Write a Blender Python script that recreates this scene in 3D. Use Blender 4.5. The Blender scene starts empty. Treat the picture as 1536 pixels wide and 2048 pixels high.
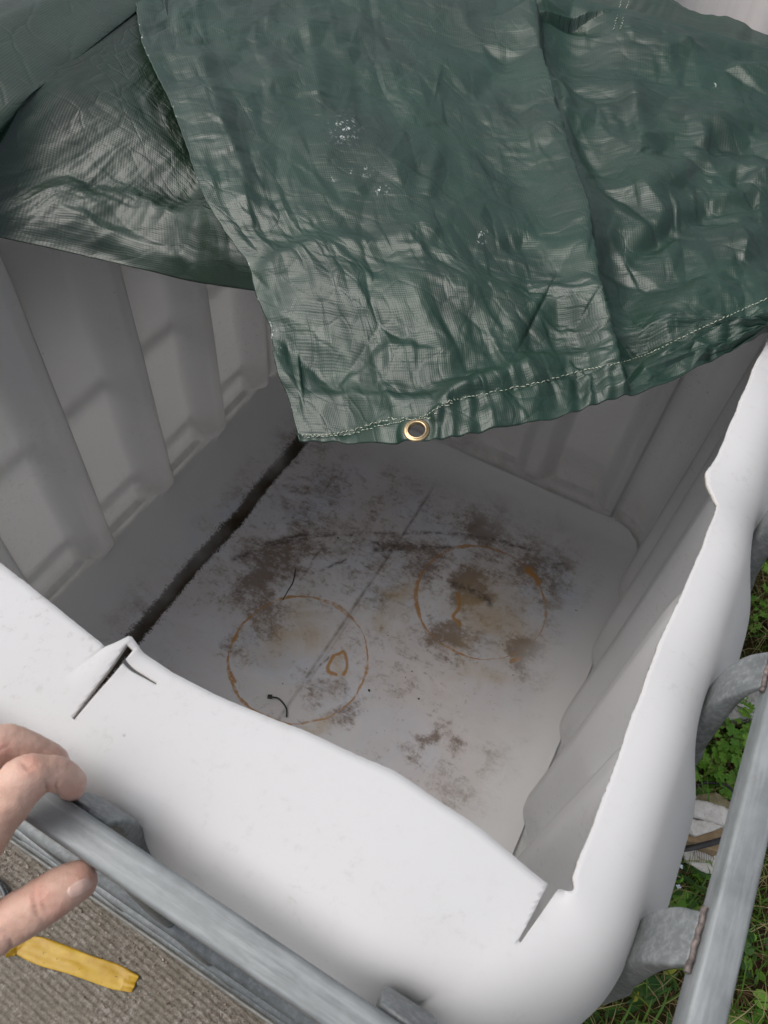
import bpy, bmesh, math, random
import numpy as np
from mathutils import Vector, Matrix
random.seed(4)
rng = np.random.default_rng(4)
R_ = math.radians
scene = bpy.context.scene
col = scene.collection

# ------------------------------------------------------------------ camera
CAM = np.array([0.0, 0.0, 1.55]); FOC = 1520.0; CX, CY = 768.0, 1024.0
_d = np.array([-118.0, 1126.0, FOC]); _d /= np.linalg.norm(_d)
_y = np.array([1382.0, -1974.0, FOC]); _y -= _d * (_y @ _d); _y /= np.linalg.norm(_y)
_z = -_d; _x = np.cross(_y, _z)
RC = np.array([_x, _y, _z])                     # photo axes -> world axes
cam_d = bpy.data.cameras.new('camera'); cam = bpy.data.objects.new('camera', cam_d); col.objects.link(cam)
m = Matrix.Identity(4)
for i in range(3):
    m[i][0] = RC[i, 0]; m[i][1] = -RC[i, 1]; m[i][2] = -RC[i, 2]; m[i][3] = CAM[i]
cam.matrix_world = m
cam_d.sensor_fit = 'VERTICAL'; cam_d.sensor_height = 36.0; cam_d.lens = FOC / 2048 * 36.0
cam_d.clip_start = 0.02; cam_d.clip_end = 1000
cam_d.dof.use_dof = True; cam_d.dof.focus_distance = 0.95; cam_d.dof.aperture_fstop = 22
scene.camera = cam

# ------------------------------------------------------------------ light: overcast day
SUN_EL, SUN_AZ = R_(60), R_(246)                 # azimuth clockwise from +y
world = bpy.data.worlds.new('World'); scene.world = world; world.use_nodes = True
wn = world.node_tree.nodes; wl = world.node_tree.links
bg = wn['Background']; sky = wn.new('ShaderNodeTexSky'); sky.sky_type = 'NISHITA'
sky.sun_disc = False; sky.sun_elevation = SUN_EL; sky.sun_rotation = SUN_AZ
sky.dust_density = 5; sky.air_density = 1.0; sky.ozone_density = 1.0
hs = wn.new('ShaderNodeHueSaturation'); hs.inputs['Saturation'].default_value = 0.42
wl.new(sky.outputs[0], hs.inputs['Color']); wl.new(hs.outputs[0], bg.inputs[0])
bg.inputs[1].default_value = 0.135
sl = bpy.data.lights.new('sun', 'SUN'); sl.energy = 0.9; sl.angle = R_(40); sl.color = (1, 0.97, 0.93)
so = bpy.data.objects.new('sun', sl); col.objects.link(so)
sd = Vector((math.sin(SUN_AZ) * math.cos(SUN_EL), math.cos(SUN_AZ) * math.cos(SUN_EL), math.sin(SUN_EL)))
so.rotation_euler = sd.to_track_quat('Z', 'Y').to_euler(); so.location = (0, 0, 6)
scene.view_settings.view_transform = 'Standard'; scene.view_settings.look = 'None'
scene.view_settings.gamma = 1; scene.view_settings.use_curve_mapping = False
scene.view_settings.exposure = 0.16
scene.cycles.max_bounces = 10; scene.cycles.diffuse_bounces = 6; scene.cycles.transmission_bounces = 6

# ------------------------------------------------------------------ helpers
def at(px, py, z):
    """world point where the ray through a photo pixel meets height z (metres above the ground)"""
    r = RC @ np.array([px - CX, py - CY, FOC]); t = (z - CAM[2]) / r[2]
    return CAM + r * t
def atd(px, py, dep):
    return CAM + RC @ (np.array([px - CX, py - CY, FOC]) / FOC * dep)
def proj(P):
    v = (np.asarray(P) - CAM) @ RC
    return CX + FOC * v[..., 0] / v[..., 2], CY + FOC * v[..., 1] / v[..., 2]
def sstep(a, b, x):
    t = np.clip((x - a) / (b - a), 0, 1); return t * t * (3 - 2 * t)
_perm = rng.permutation(512)
_g = rng.uniform(0, 2 * np.pi, 512); _gx, _gy = np.cos(_g), np.sin(_g)
def pn(x, y, s=0):
    """2-D gradient noise, about -1..1"""
    x = np.asarray(x, float); y = np.asarray(y, float)
    xi = np.floor(x).astype(int); yi = np.floor(y).astype(int); xf = x - xi; yf = y - yi
    def h(a, b):
        k = _perm[(_perm[(a + s * 37) & 511] + b) & 511]; return k
    def dt(a, b, u, v):
        k = h(a, b); return _gx[k] * u + _gy[k] * v
    u = xf ** 3 * (xf * (xf * 6 - 15) + 10); v = yf ** 3 * (yf * (yf * 6 - 15) + 10)
    n0 = dt(xi, yi, xf, yf) * (1 - u) + dt(xi + 1, yi, xf - 1, yf) * u
    n1 = dt(xi, yi + 1, xf, yf - 1) * (1 - u) + dt(xi + 1, yi + 1, xf - 1, yf - 1) * u
    return (n0 * (1 - v) + n1 * v) * 1.5
def fbm(x, y, o=4, s=0):
    r = 0; a = 1; f = 1
    for k in range(o):
        r = r + a * pn(x * f, y * f, s + k); a *= .5; f *= 2.03
    return r
def ridge(x, y, o=3, s=0):
    r = 0; a = 1; f = 1
    for k in range(o):
        r = r + a * (1 - np.abs(pn(x * f, y * f, s + k)) * 2); a *= .5; f *= 2.1
    return r
def facets(x, y, n, size, s=0, amp=1.0):
    """crumpled sheet: creased facets made of clipped random planes"""
    rg = np.random.default_rng(s + 100); out = np.zeros_like(x)
    for k in range(n):
        a = rg.uniform(0, np.pi); ph = rg.uniform(0, 10); c = np.cos(a) * x + np.sin(a) * y
        w = size * rg.uniform(.6, 1.8)
        wob = pn(x / size / 6, y / size / 6, s + k) * .35
        t = np.abs(((c / w + ph + wob) % 2) - 1)
        gate = sstep(-.05, .25, pn(x / size / 1.6 + k * 7.3, y / size / 1.6, s + k + 20))
        out += amp * w * (t - .5) * gate
    return out / math.sqrt(n)

def crumple(U, V, su, sv, amp, seed):
    """flat creased facets: random heights on an irregular triangulation of the sheet (U, V regular grids in metres)"""
    from mathutils.geometry import delaunay_2d_cdt
    rg = np.random.default_rng(seed); u0, u1, v0, v1 = U.min(), U.max(), V.min(), V.max()
    nu_, nv_ = int((u1 - u0) / su) + 3, int((v1 - v0) / sv) + 3; P = []
    for j in range(-1, nv_ + 1):
        for i in range(-1, nu_ + 1): P.append((u0 + (i + rg.uniform(-.48, .48)) * su, v0 + (j + .5 * (i % 2) + rg.uniform(-.48, .48)) * sv))
    P = np.array(P); h = rg.normal(0, 1, len(P)); h = np.sign(h) * np.abs(h) ** .8
    Q = P / np.array([su, sv]); vs, _, fs = delaunay_2d_cdt([Vector(q) for q in Q], [], [], 0, 1e-6)[:3]
    vs = np.array([tuple(v) for v in vs]) * np.array([su, sv]); out = np.zeros(U.shape); uu, vv = U[0], V[:, 0]
    if len(vs) != len(P): h = rg.normal(0, 1, len(vs))
    for f in fs:
        a, b, c = vs[f[0]], vs[f[1]], vs[f[2]]; i0, i1 = np.searchsorted(uu, [min(a[0], b[0], c[0]), max(a[0], b[0], c[0])]); j0, j1 = np.searchsorted(vv, [min(a[1], b[1], c[1]), max(a[1], b[1], c[1])])
        if i1 <= i0 or j1 <= j0: continue
        X, Y = np.meshgrid(uu[i0:i1], vv[j0:j1]); d = (b[1] - c[1]) * (a[0] - c[0]) + (c[0] - b[0]) * (a[1] - c[1])
        if abs(d) < 1e-14: continue
        w0 = ((b[1] - c[1]) * (X - c[0]) + (c[0] - b[0]) * (Y - c[1])) / d; w1 = ((c[1] - a[1]) * (X - c[0]) + (a[0] - c[0]) * (Y - c[1])) / d; w2 = 1 - w0 - w1
        k = (w0 >= -1e-9) & (w1 >= -1e-9) & (w2 >= -1e-9); sub = out[j0:j1, i0:i1]; sub[k] = (w0 * h[f[0]] + w1 * h[f[1]] + w2 * h[f[2]])[k]
    return out * amp

def link(o, parent=None):
    col.objects.link(o)
    if parent is not None: o.parent = parent
    return o
def obj(name, me, mat=None, parent=None, smooth=True):
    if mat is not None: me.materials.append(mat)
    if smooth: me.polygons.foreach_set('use_smooth', np.ones(len(me.polygons), bool))
    return link(bpy.data.objects.new(name, me), parent)
def tag(o, label=None, cat=None, group=None, kind=None):
    if label: o['label'] = label
    if cat: o['category'] = cat
    if group: o['group'] = group
    if kind: o['kind'] = kind
    return o
def thing(name, label, cat, loc=(0, 0, 0), group=None):
    o = bpy.data.objects.new(name, None); o.location = loc; o.empty_display_size = .1
    link(o); tag(o, label, cat, group); return o
def mesh_np(name, V, F, uv=None):
    V = np.asarray(V, float).reshape(-1, 3); F = np.asarray(F, np.int32)
    me = bpy.data.meshes.new(name); n, k = F.shape
    me.vertices.add(len(V)); me.vertices.foreach_set('co', V.ravel())
    me.loops.add(n * k); me.loops.foreach_set('vertex_index', F.ravel())
    me.polygons.add(n); me.polygons.foreach_set('loop_start', np.arange(0, n * k, k, dtype=np.int32))
    me.polygons.foreach_set('loop_total', np.full(n, k, np.int32))
    if uv is not None:
        l = me.uv_layers.new(name='UVMap'); l.data.foreach_set('uv', np.asarray(uv, float).reshape(-1, 2)[F.ravel()].ravel())
    me.update(calc_edges=True); me.validate(); return me
def grid_faces(nu, nv, wrap=False):
    """vertices indexed v*nu+u"""
    U = np.arange(nu if wrap else nu - 1); V = np.arange(nv - 1)
    u, v = np.meshgrid(U, V); u2 = (u + 1) % nu
    return np.stack([v * nu + u, v * nu + u2, (v + 1) * nu + u2, (v + 1) * nu + u], -1).reshape(-1, 4)
def attr(me, name, arr):
    a = me.attributes.new(name, 'FLOAT', 'POINT'); a.data.foreach_set('value', np.asarray(arr, float).ravel())
def rprof(w, h, r, seg=3):
    """rounded rectangle profile"""
    P = []
    for cx, cy, a0 in ((w / 2 - r, h / 2 - r, 0), (-w / 2 + r, h / 2 - r, 90), (-w / 2 + r, -h / 2 + r, 180), (w / 2 - r, -h / 2 + r, 270)):
        for k in range(seg + 1):
            a = R_(a0 + 90 * k / seg); P.append((cx + r * math.cos(a), cy + r * math.sin(a)))
    return P
def sweep(pts, profs, up=(0, 0, 1), closed_ends=True):
    """sweep 2-D profiles (side, up) along a 3-D path; profs = one or one per point"""
    pts = [Vector(p) for p in pts]
    if not isinstance(profs[0][0], (tuple, list)): profs = [profs] * len(pts)
    V = []; up = Vector(up)
    for i, p in enumerate(pts):
        t = (pts[min(i + 1, len(pts) - 1)] - pts[max(i - 1, 0)]).normalized()
        s = t.cross(up)
        if s.length < 1e-4: s = t.cross(Vector((0, 1, 0)))
        s.normalize(); n = s.cross(t).normalized()
        for a, b in profs[i]: V.append(p + s * a + n * b)
    k = len(profs[0]); bm = bmesh.new(); vs = [bm.verts.new(v) for v in V]
    for i in range(len(pts) - 1):
        for j in range(k):
            bm.faces.new((vs[i * k + j], vs[i * k + (j + 1) % k], vs[(i + 1) * k + (j + 1) % k], vs[(i + 1) * k + j]))
    if closed_ends:
        bm.faces.new(vs[:k][::-1]); bm.faces.new(vs[-k:])
    bmesh.ops.recalc_face_normals(bm, faces=bm.faces)
    me = bpy.data.meshes.new('m'); bm.to_mesh(me); bm.free(); return me
def smooth_path(P, n):
    """Catmull-Rom through points of any dimension"""
    P = np.array(P, float); Q = np.vstack([2 * P[0] - P[1], P, 2 * P[-1] - P[-2]])
    t = np.linspace(0, len(P) - 1 - 1e-9, n); i = t.astype(int); f = (t - i)[:, None]
    a, b, c, d = Q[i], Q[i + 1], Q[i + 2], Q[i + 3]
    return .5 * ((2 * b) + (-a + c) * f + (2 * a - 5 * b + 4 * c - d) * f ** 2 + (-a + 3 * b - 3 * c + d) * f ** 3)
def apply_mods(o):
    dg = bpy.context.evaluated_depsgraph_get(); me = bpy.data.meshes.new_from_object(o.evaluated_get(dg))
    o.modifiers.clear(); o.data = me; return o
def join_np(parts):
    V = []; F = []; n = 0
    for v, f in parts:
        V.append(v); F.append(f + n); n += len(v)
    return np.concatenate(V), np.concatenate(F)

# ------------------------------------------------------------------ materials
FZ = 0.15                       # tank floor height above ground
X0, X1, Y0, Y1 = -.845, .128, .0405, 1.165       # outer wall planes
BARYL = [-.051 + .187 * k for k in range(0, 7)]
BARY = [-.032 + .167 * k for k in range(0, 8)]   # cage bars on the side walls
class NT:
    def __init__(s, name):
        s.m = bpy.data.materials.new(name); s.m.use_nodes = True; s.t = s.m.node_tree
        s.n = s.t.nodes; s.b = s.n['Principled BSDF']; s.out = s.n['Material Output']
    def new(s, t, **kw):
        x = s.n.new(t)
        for k, v in kw.items(): setattr(x, k, v)
        return x
    def l(s, a, b): s.t.links.new(a, b)
    def val(s, x, sock):
        if hasattr(x, 'links'): s.l(x, sock)
        elif isinstance(x, (tuple, list)) and len(x) == 3 and len(sock.default_value) == 4: sock.default_value = (*x, 1)
        else: sock.default_value = x
    def coord(s, kind='Object', scale=(1, 1, 1), rot=(0, 0, 0)):
        c = s.new('ShaderNodeTexCoord'); mp = s.new('ShaderNodeMapping')
        s.l(c.outputs[kind], mp.inputs[0]); mp.inputs['Scale'].default_value = scale; mp.inputs['Rotation'].default_value = rot
        return mp.outputs[0]
    def noise(s, vec, scale, detail=4, rough=.5, dist=0, w=None):
        x = s.new('ShaderNodeTexNoise'); x.inputs['Scale'].default_value = scale; x.inputs['Detail'].default_value = detail
        x.inputs['Roughness'].default_value = rough; x.inputs['Distortion'].default_value = dist
        s.l(vec, x.inputs['Vector']); return x.outputs[0]
    def ramp(s, x, stops):
        r = s.new('ShaderNodeValToRGB'); e = r.color_ramp.elements
        while len(e) < len(stops): e.new(.5)
        for i, (p, c) in enumerate(stops):
            e[i].position = p; e[i].color = (c, c, c, 1) if isinstance(c, (int, float)) else (*c, 1)
        s.val(x, r.inputs[0]); return r.outputs[0]
    def math(s, op, a, b=0., c=0.):
        x = s.new('ShaderNodeMath', operation=op); s.val(a, x.inputs[0]); s.val(b, x.inputs[1]); s.val(c, x.inputs[2]); return x.outputs[0]
    def mix(s, f, a, b, mode='MIX'):
        x = s.new('ShaderNodeMix', data_type='RGBA', blend_type=mode); s.val(f, x.inputs[0]); s.val(a, x.inputs[6]); s.val(b, x.inputs[7]); return x.outputs[2]
    def bump(s, h, strength=.3, dist=.001, normal=None):
        x = s.new('ShaderNodeBump'); x.inputs['Strength'].default_value = strength; x.inputs['Distance'].default_value = dist
        s.l(h, x.inputs['Height'])
        if normal is not None: s.l(normal, x.inputs['Normal'])
        return x.outputs[0]
    def attr(s, name):
        x = s.new('ShaderNodeAttribute', attribute_name=name); return x.outputs['Fac']
    def set(s, color=None, rough=None, normal=None, metal=None, spec=None):
        if color is not None: s.val(color, s.b.inputs['Base Color'])
        if rough is not None: s.val(rough, s.b.inputs['Roughness'])
        if normal is not None: s.l(normal, s.b.inputs['Normal'])
        if metal is not None: s.val(metal, s.b.inputs['Metallic'])
        if spec is not None: s.b.inputs['Specular IOR Level'].default_value = spec
        return s.m
    def translucent(s, fac, color):
        t = s.new('ShaderNodeBsdfTranslucent'); s.val(color, t.inputs[0]); mx = s.new('ShaderNodeMixShader'); mx.inputs[0].default_value = fac
        s.l(s.b.outputs[0], mx.inputs[1]); s.l(t.outputs[0], mx.inputs[2]); s.l(mx.outputs[0], s.out.inputs[0])

def mat_plastic():
    """milky white tank plastic with faint scuffs"""
    t = NT('tank_plastic'); v = t.coord()
    big = t.noise(v, 3, 3, .5); c = t.mix(t.ramp(big, [(.35, 0.), (.65, 1.)]), (.80, .795, .80), (.825, .825, .83))
    sp = t.noise(v, 110, 9, .82); sp2 = t.noise(v, 6, 3, .6)
    f = t.math('MULTIPLY', t.ramp(sp, [(.545, 0.), (.64, 1.)]), t.ramp(sp2, [(.44, .05), (.70, .6)]))
    c = t.mix(f, c, (.40, .37, .33))
    vs = t.coord(scale=(30, 130, 130), rot=(0, 0, .5)); sc = t.ramp(t.noise(vs, 1, 6, .7), [(.58, 0.), (.68, .6)])
    sp3 = t.ramp(t.noise(v, 2.5, 2, .5), [(.5, 0.), (.62, 1.)])
    c = t.mix(t.math('MULTIPLY', sc, sp3), c, (.35, .34, .33))
    # tiny dark specks
    vo = t.new('ShaderNodeTexVoronoi'); vo.inputs['Scale'].default_value = 38; t.l(v, vo.inputs['Vector'])
    spk = t.math('MULTIPLY', t.ramp(vo.outputs['Distance'], [(.035, 1.), (.055, 0.)]), t.ramp(t.noise(v, 9, 2, .5), [(.6, 0.), (.62, 1.)]))
    c = t.mix(spk, c, (.08, .07, .06))
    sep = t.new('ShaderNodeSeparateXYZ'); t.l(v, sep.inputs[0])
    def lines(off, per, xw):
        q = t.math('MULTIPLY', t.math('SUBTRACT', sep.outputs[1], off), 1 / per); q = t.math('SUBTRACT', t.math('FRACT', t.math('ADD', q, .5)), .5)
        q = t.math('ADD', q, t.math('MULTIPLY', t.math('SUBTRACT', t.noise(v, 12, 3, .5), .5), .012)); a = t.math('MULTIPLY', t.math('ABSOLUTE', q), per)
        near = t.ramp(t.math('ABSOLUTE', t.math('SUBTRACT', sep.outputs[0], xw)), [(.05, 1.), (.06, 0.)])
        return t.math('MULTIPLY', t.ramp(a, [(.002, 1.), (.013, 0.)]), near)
    grime_shade = t.math('ADD', lines(BARYL[0] + .021, .187, X0), lines(BARY[0] + .021, .167, X1))
    grime_shade = t.math('MULTIPLY', grime_shade, t.ramp(sep.outputs[2], [(FZ + .05, 0.), (FZ + .10, 1.), (.95, 1.), (.99, 0.)]))
    grime_shade = t.math('MULTIPLY', grime_shade, t.ramp(t.noise(v, 8, 5, .7), [(.30, .25), (.6, .75)])); c = t.mix(grime_shade, c, (.20, .165, .13))  # brown grime lines in the rib valleys, also painting in the crease shading
    # stains low on the walls
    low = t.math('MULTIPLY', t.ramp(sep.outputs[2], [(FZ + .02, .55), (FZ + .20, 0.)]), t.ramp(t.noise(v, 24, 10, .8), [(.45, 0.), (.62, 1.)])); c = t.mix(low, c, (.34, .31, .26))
    n = t.bump(t.noise(v, 140, 4, .6), .12, .0006, t.bump(t.noise(v, 14, 3, .5), .25, .003))
    t.set(c, t.ramp(sp2, [(.3, .38), (.7, .52)]), n, spec=.4)
    t.translucent(.38, (.90, .90, .89)); return t.m
def mat_cutedge():
    t = NT('sawn_plastic_edge'); v = t.coord()
    c = t.ramp(t.noise(v, 300, 4, .7), [(.35, (.42, .38, .33)), (.65, (.66, .63, .6))])
    return t.set(c, .7, t.bump(t.noise(v, 500, 3, .6), .6, .0008))
RINGS = []
def mat_floor():
    t = NT('stained_tank_floor'); v = t.coord(); sep = t.new('ShaderNodeSeparateXYZ'); t.l(v, sep.inputs[0])
    big = t.noise(v, 5, 5, .6, .4)
    c = t.ramp(big, [(.36, (.71, .69, .70)), (.50, (.70, .71, .74)), (.64, (.61, .67, .76))])  # bluish end of the ramp paints sky reflection into the floor colour
    c = t.mix(t.ramp(t.noise(v, 2.2, 3, .5), [(.4, 0.), (.62, .5)]), c, (.67, .605, .60))
    # film of brown silt: broad density from the painted mask, break-up from noise
    n1 = t.noise(v, 34, 12, .78, .3); n2 = t.noise(v, 9, 8, .7, .8)
    d = t.attr('dirt')
    n3 = t.noise(v, 110, 10, .82, .2); ns = t.noise(t.coord(scale=(22, 90, 22), rot=(0, 0, .35)), 1, 6, .7, .4)
    brk = t.math('ADD', t.math('ADD', t.math('MULTIPLY', n1, 1.3), t.math('MULTIPLY', n2, .9)), t.math('ADD', t.math('MULTIPLY', n3, 1.2), t.math('MULTIPLY', ns, .7)))
    m1 = t.ramp(t.math('MULTIPLY', t.math('ADD', brk, t.math('MULTIPLY', d, .50)), .38), [(.875, 0.), (.94, .35), (1.0, .75)])
    haze = t.math('MULTIPLY', t.ramp(n2, [(.36, 0.), (.66, 1.)]), t.math('MULTIPLY', d, .62))
    c = t.mix(haze, c, (.38, .30, .25))
    c = t.mix(m1, c, (.15, .095, .06))
    y = t.attr('ochre'); c = t.mix(t.math('MULTIPLY', y, t.ramp(n2, [(.35, .25), (.6, .8)])), c, (.52, .38, .19))
    k = t.attr('silt')                              # the dark granular line in the corner groove
    ng = t.ramp(t.noise(v, 300, 3, .8), [(.32, 0.), (.68, 1.)]); ng2 = t.ramp(t.noise(v, 60, 4, .7), [(.3, 0.), (.7, 1.)])
    mk = t.ramp(t.math('ADD', t.math('ADD', t.math('MULTIPLY', ng, .5), t.math('MULTIPLY', ng2, .22)), k), [(.76, 0.), (.80, 1.)])
    c = t.mix(mk, c, t.ramp(t.noise(v, 500, 3, .8), [(.4, (.022, .014, .006)), (.7, (.075, .047, .022))]))
    # rust-orange rings left by a bucket
    wob = t.math('MULTIPLY', t.math('SUBTRACT', t.noise(v, 9, 5, .65), .5), .022)
    for cx, cy, r, w in RINGS:
        dx = t.math('SUBTRACT', sep.outputs[0], cx); dy = t.math('SUBTRACT', sep.outputs[1], cy)
        rr = t.math('SQRT', t.math('ADD', t.math('MULTIPLY', dx, dx), t.math('MULTIPLY', dy, dy)))
        e = t.math('ABSOLUTE', t.math('ADD', t.math('SUBTRACT', rr, r), wob))
        th = t.ramp(t.noise(v, 7, 4, .7), [(.36, .0005), (.5, w), (.70, w * 3.2)])
        q = t.math('DIVIDE', e, th); line = t.ramp(q, [(.5, 1.), (1.25, 0.)])
        br = t.ramp(t.noise(v, 26, 5, .8), [(.37, .08), (.52, .95)])
        c = t.mix(t.math('MULTIPLY', line, t.math('MULTIPLY', br, .95)), c, (.44, .22, .06))
    o = t.attr('rust'); c = t.mix(t.math('MULTIPLY', t.ramp(t.math('ADD', o, t.math('MULTIPLY', n3, .8)), [(.72, 0.), (1.0, 1.)]), .9), c, (.44, .22, .06))
    s = t.attr('seam'); c = t.mix(t.math('MULTIPLY', s, t.ramp(t.noise(v, 30, 4, .7), [(.35, .1), (.6, .9)])), c, (.19, .165, .15))
    sc = t.attr('scratch'); c = t.mix(t.math('MULTIPLY', sc, t.ramp(t.noise(v, 60, 4, .8), [(.4, .0), (.55, .9)])), c, (.10, .08, .065))
    c = t.mix(t.math('MULTIPLY', t.attr('edge'), .93), c, (.80, .797, .80))
    nb = t.bump(n1, .12, .0012, t.bump(t.noise(v, 11, 3, .5), .3, .004))
    t.set(c, t.ramp(t.math('ADD', m1, mk), [(0, .36), (.8, .75)]), nb, spec=.4); t.translucent(.3, (.86, .86, .85))
    mx = [n for n in t.n if n.type == 'MIX_SHADER'][0]; t.l(t.math('MULTIPLY', t.attr('edge'), .14), mx.inputs[0]); return t.m
def mat_tarp(name, tint=(0, 0, 0), ang=0.0):
    t = NT(name); c0 = t.new('ShaderNodeTexCoord'); uv = c0.outputs['UV']
    def uvm(sx, sy, rz=0.0):
        mp = t.new('ShaderNodeMapping'); mp.inputs['Scale'].default_value = (sx, sy, 1); mp.inputs['Rotation'].default_value = (0, 0, rz); t.l(uv, mp.inputs[0]); return mp.outputs[0]
    b = t.noise(uvm(1, 1), 9, 5, .6)
    c = t.ramp(b, [(.35, (.002 + tint[0], .021 + tint[1], .011 + tint[2])), (.65, (.004 + tint[0], .034 + tint[1], .018 + tint[2]))])
    weave_a = t.new('ShaderNodeTexWave', wave_type='BANDS', bands_direction='X'); weave_a.inputs['Scale'].default_value = 95; t.l(uvm(1, 1), weave_a.inputs[0]); weave_a.inputs['Distortion'].default_value = .4
    weave_b = t.new('ShaderNodeTexWave', wave_type='BANDS', bands_direction='Y'); weave_b.inputs['Scale'].default_value = 120; t.l(uvm(1, 1), weave_b.inputs[0]); weave_b.inputs['Distortion'].default_value = .4
    wv = t.math('ADD', weave_a.outputs[1], weave_b.outputs[1])
    # fine wrinkles that run across the cloth, in patches
    w1 = t.noise(uvm(7, 130, ang), 1, 3, .5, .0); w2 = t.noise(uvm(16, 300, ang), 1, 3, .5, .0)
    gate = t.ramp(t.noise(uvm(5, 7), 1, 3, .6), [(.40, .05), (.60, 1.)])
    wr = t.math('MULTIPLY', t.math('ADD', w1, t.math('MULTIPLY', w2, .5)), gate)
    w3 = t.noise(uvm(120, 9, ang), 1, 4, .6)
    gate2 = t.ramp(t.noise(uvm(6, 5), 1.3, 3, .6), [(.5, .0), (.7, .8)])
    w3 = t.math('MULTIPLY', w3, gate2)
    vo = t.new('ShaderNodeTexVoronoi', feature='DISTANCE_TO_EDGE'); vo.inputs['Scale'].default_value = 22
    dn = t.new('ShaderNodeMixRGB'); dn.inputs[0].default_value = .12; t.l(uvm(1, 1.5, .3), dn.inputs[1])
    nz = t.new('ShaderNodeTexNoise'); nz.inputs['Scale'].default_value = 9; t.l(uvm(1, 1), nz.inputs[0]); t.l(nz.outputs[1], dn.inputs[2])
    t.l(dn.outputs[0], vo.inputs['Vector'])
    cre = t.ramp(vo.outputs['Distance'], [(0., 0.), (.10, 1.)])
    n = t.bump(wr, .4, .0018); n = t.bump(w3, .3, .0012, n); n = t.bump(cre, .20, .0012, n)
    n = t.bump(t.noise(uvm(1, 1), 60, 3, .5), .15, .001, n); n = t.bump(wv, .2, .0003, n)
    # white scuffs where the coating has worn off
    sc = t.math('MULTIPLY', t.attr('scuff'), t.ramp(t.noise(uvm(160, 110), 1, 5, .75), [(.57, 0.), (.59, 1.)]))
    dust = t.ramp(t.noise(uvm(1, 1), 3, 6, .7), [(.4, 0.), (.8, .06)])
    c = t.mix(dust, c, (.14, .15, .13)); c = t.mix(sc, c, (.75, .78, .76))
    r = t.ramp(t.noise(uvm(1, 1), 14, 5, .6), [(.3, .38), (.7, .50)]); t.b.inputs['IOR'].default_value = 1.55
    return t.set(c, r, n, spec=.62)
def mat_galv(name='galvanised_steel', dark=1.0, sc=(9, 9, 9)):
    t = NT(name); v = t.coord(); a = t.noise(v, 28, 6, .65); st = t.noise(t.coord(scale=sc), 22, 6, .75)
    c = t.ramp(a, [(.35, (.19 * dark, .205 * dark, .208 * dark)), (.65, (.28 * dark, .30 * dark, .303 * dark))])
    c = t.mix(t.ramp(st, [(.45, 0.), (.70, .55)]), c, (.45, .47, .48))
    ru = t.math('MULTIPLY', t.ramp(t.noise(v, 45, 8, .75), [(.58, 0.), (.68, .7)]), t.ramp(t.noise(v, 7, 3, .5), [(.52, 0.), (.64, 1.)]))
    c = t.mix(ru, c, (.20, .12, .075))
    n = t.bump(t.noise(v, 240, 4, .6), .2, .0006, t.bump(t.noise(v, 25, 3, .5), .22, .003))
    return t.set(c, t.ramp(a, [(.3, .5), (.7, .66)]), n, metal=.4)
def mat_simple(name, c1, c2, scale=30, rough=.6, bump=.2, bd=.001, metal=0., spec=.5, coord='Object'):
    t = NT(name); v = t.coord(coord); a = t.noise(v, scale, 6, .65)
    return t.set(t.ramp(a, [(.35, c1), (.65, c2)]), rough, t.bump(t.noise(v, scale * 3, 5, .6), bump, bd), metal=metal, spec=spec)
def mat_concrete():
    t = NT('ribbed_concrete'); v = t.coord()
    rot = t.coord(rot=(0, 0, R_(4.0))); wv = t.new('ShaderNodeTexWave', wave_type='BANDS', bands_direction='Y'); wv.inputs['Scale'].default_value = 31
    wv.inputs['Distortion'].default_value = 2.2; wv.inputs['Detail'].default_value = 5; wv.inputs['Detail Scale'].default_value = 4; wv.inputs['Detail Roughness'].default_value = .7; t.l(rot, wv.inputs[0])
    a = t.noise(v, 120, 8, .75); b = t.noise(v, 8, 5, .65); g = t.noise(v, 330, 6, .8)
    c = t.ramp(a, [(.33, (.11, .09, .07)), (.5, (.31, .275, .235)), (.64, (.56, .52, .46))])
    c = t.mix(t.ramp(b, [(.4, 0.), (.65, .7)]), c, (.26, .235, .18))
    c = t.mix(t.math('MULTIPLY', t.ramp(wv.outputs[1], [(.1, 1.), (.55, 0.)]), t.ramp(t.noise(v, 16, 4, .7), [(.35, .0), (.65, .35)])), c, (.085, .072, .058))
    pit = t.ramp(t.noise(v, 75, 5, .7), [(.30, 1.), (.38, 0.)]); c = t.mix(t.math('MULTIPLY', pit, .7), c, (.05, .042, .035))
    h = t.math('ADD', t.math('MULTIPLY', wv.outputs[1], .8), a)
    return t.set(c, .9, t.bump(g, .8, .0025, t.bump(h, .9, .005)), spec=.2)
def mat_soil():
    t = NT('mossy_soil'); v = t.coord(); a = t.noise(v, 70, 8, .75); b = t.noise(v, 7, 5, .65)
    c = t.ramp(a, [(.35, (.030, .017, .009)), (.55, (.085, .05, .026)), (.72, (.16, .115, .06))])
    c = t.mix(t.ramp(b, [(.42, 0.), (.58, .75)]), c, t.ramp(t.noise(v, 160, 6, .8), [(.4, (.035, .04, .010)), (.65, (.13, .135, .035))]))
    return t.set(c, .95, t.bump(a, 1., .012, t.bump(t.noise(v, 200, 6, .8), 1., .006)), spec=.15)
def mat_leaf(name, c1, c2, trans=.3):
    t = NT(name); oi = t.new('ShaderNodeObjectInfo'); v = t.coord(); a = t.noise(v, 25, 3, .6)
    f = t.math('ADD', t.math('MULTIPLY', a, .6), t.math('MULTIPLY', oi.outputs['Random'], .5))
    c = t.ramp(f, [(.25, c1), (.8, c2)])
    t.set(c, .5, t.bump(t.noise(v, 260, 3, .6), .3, .001), spec=.4); t.translucent(trans, c); return t.m
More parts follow.
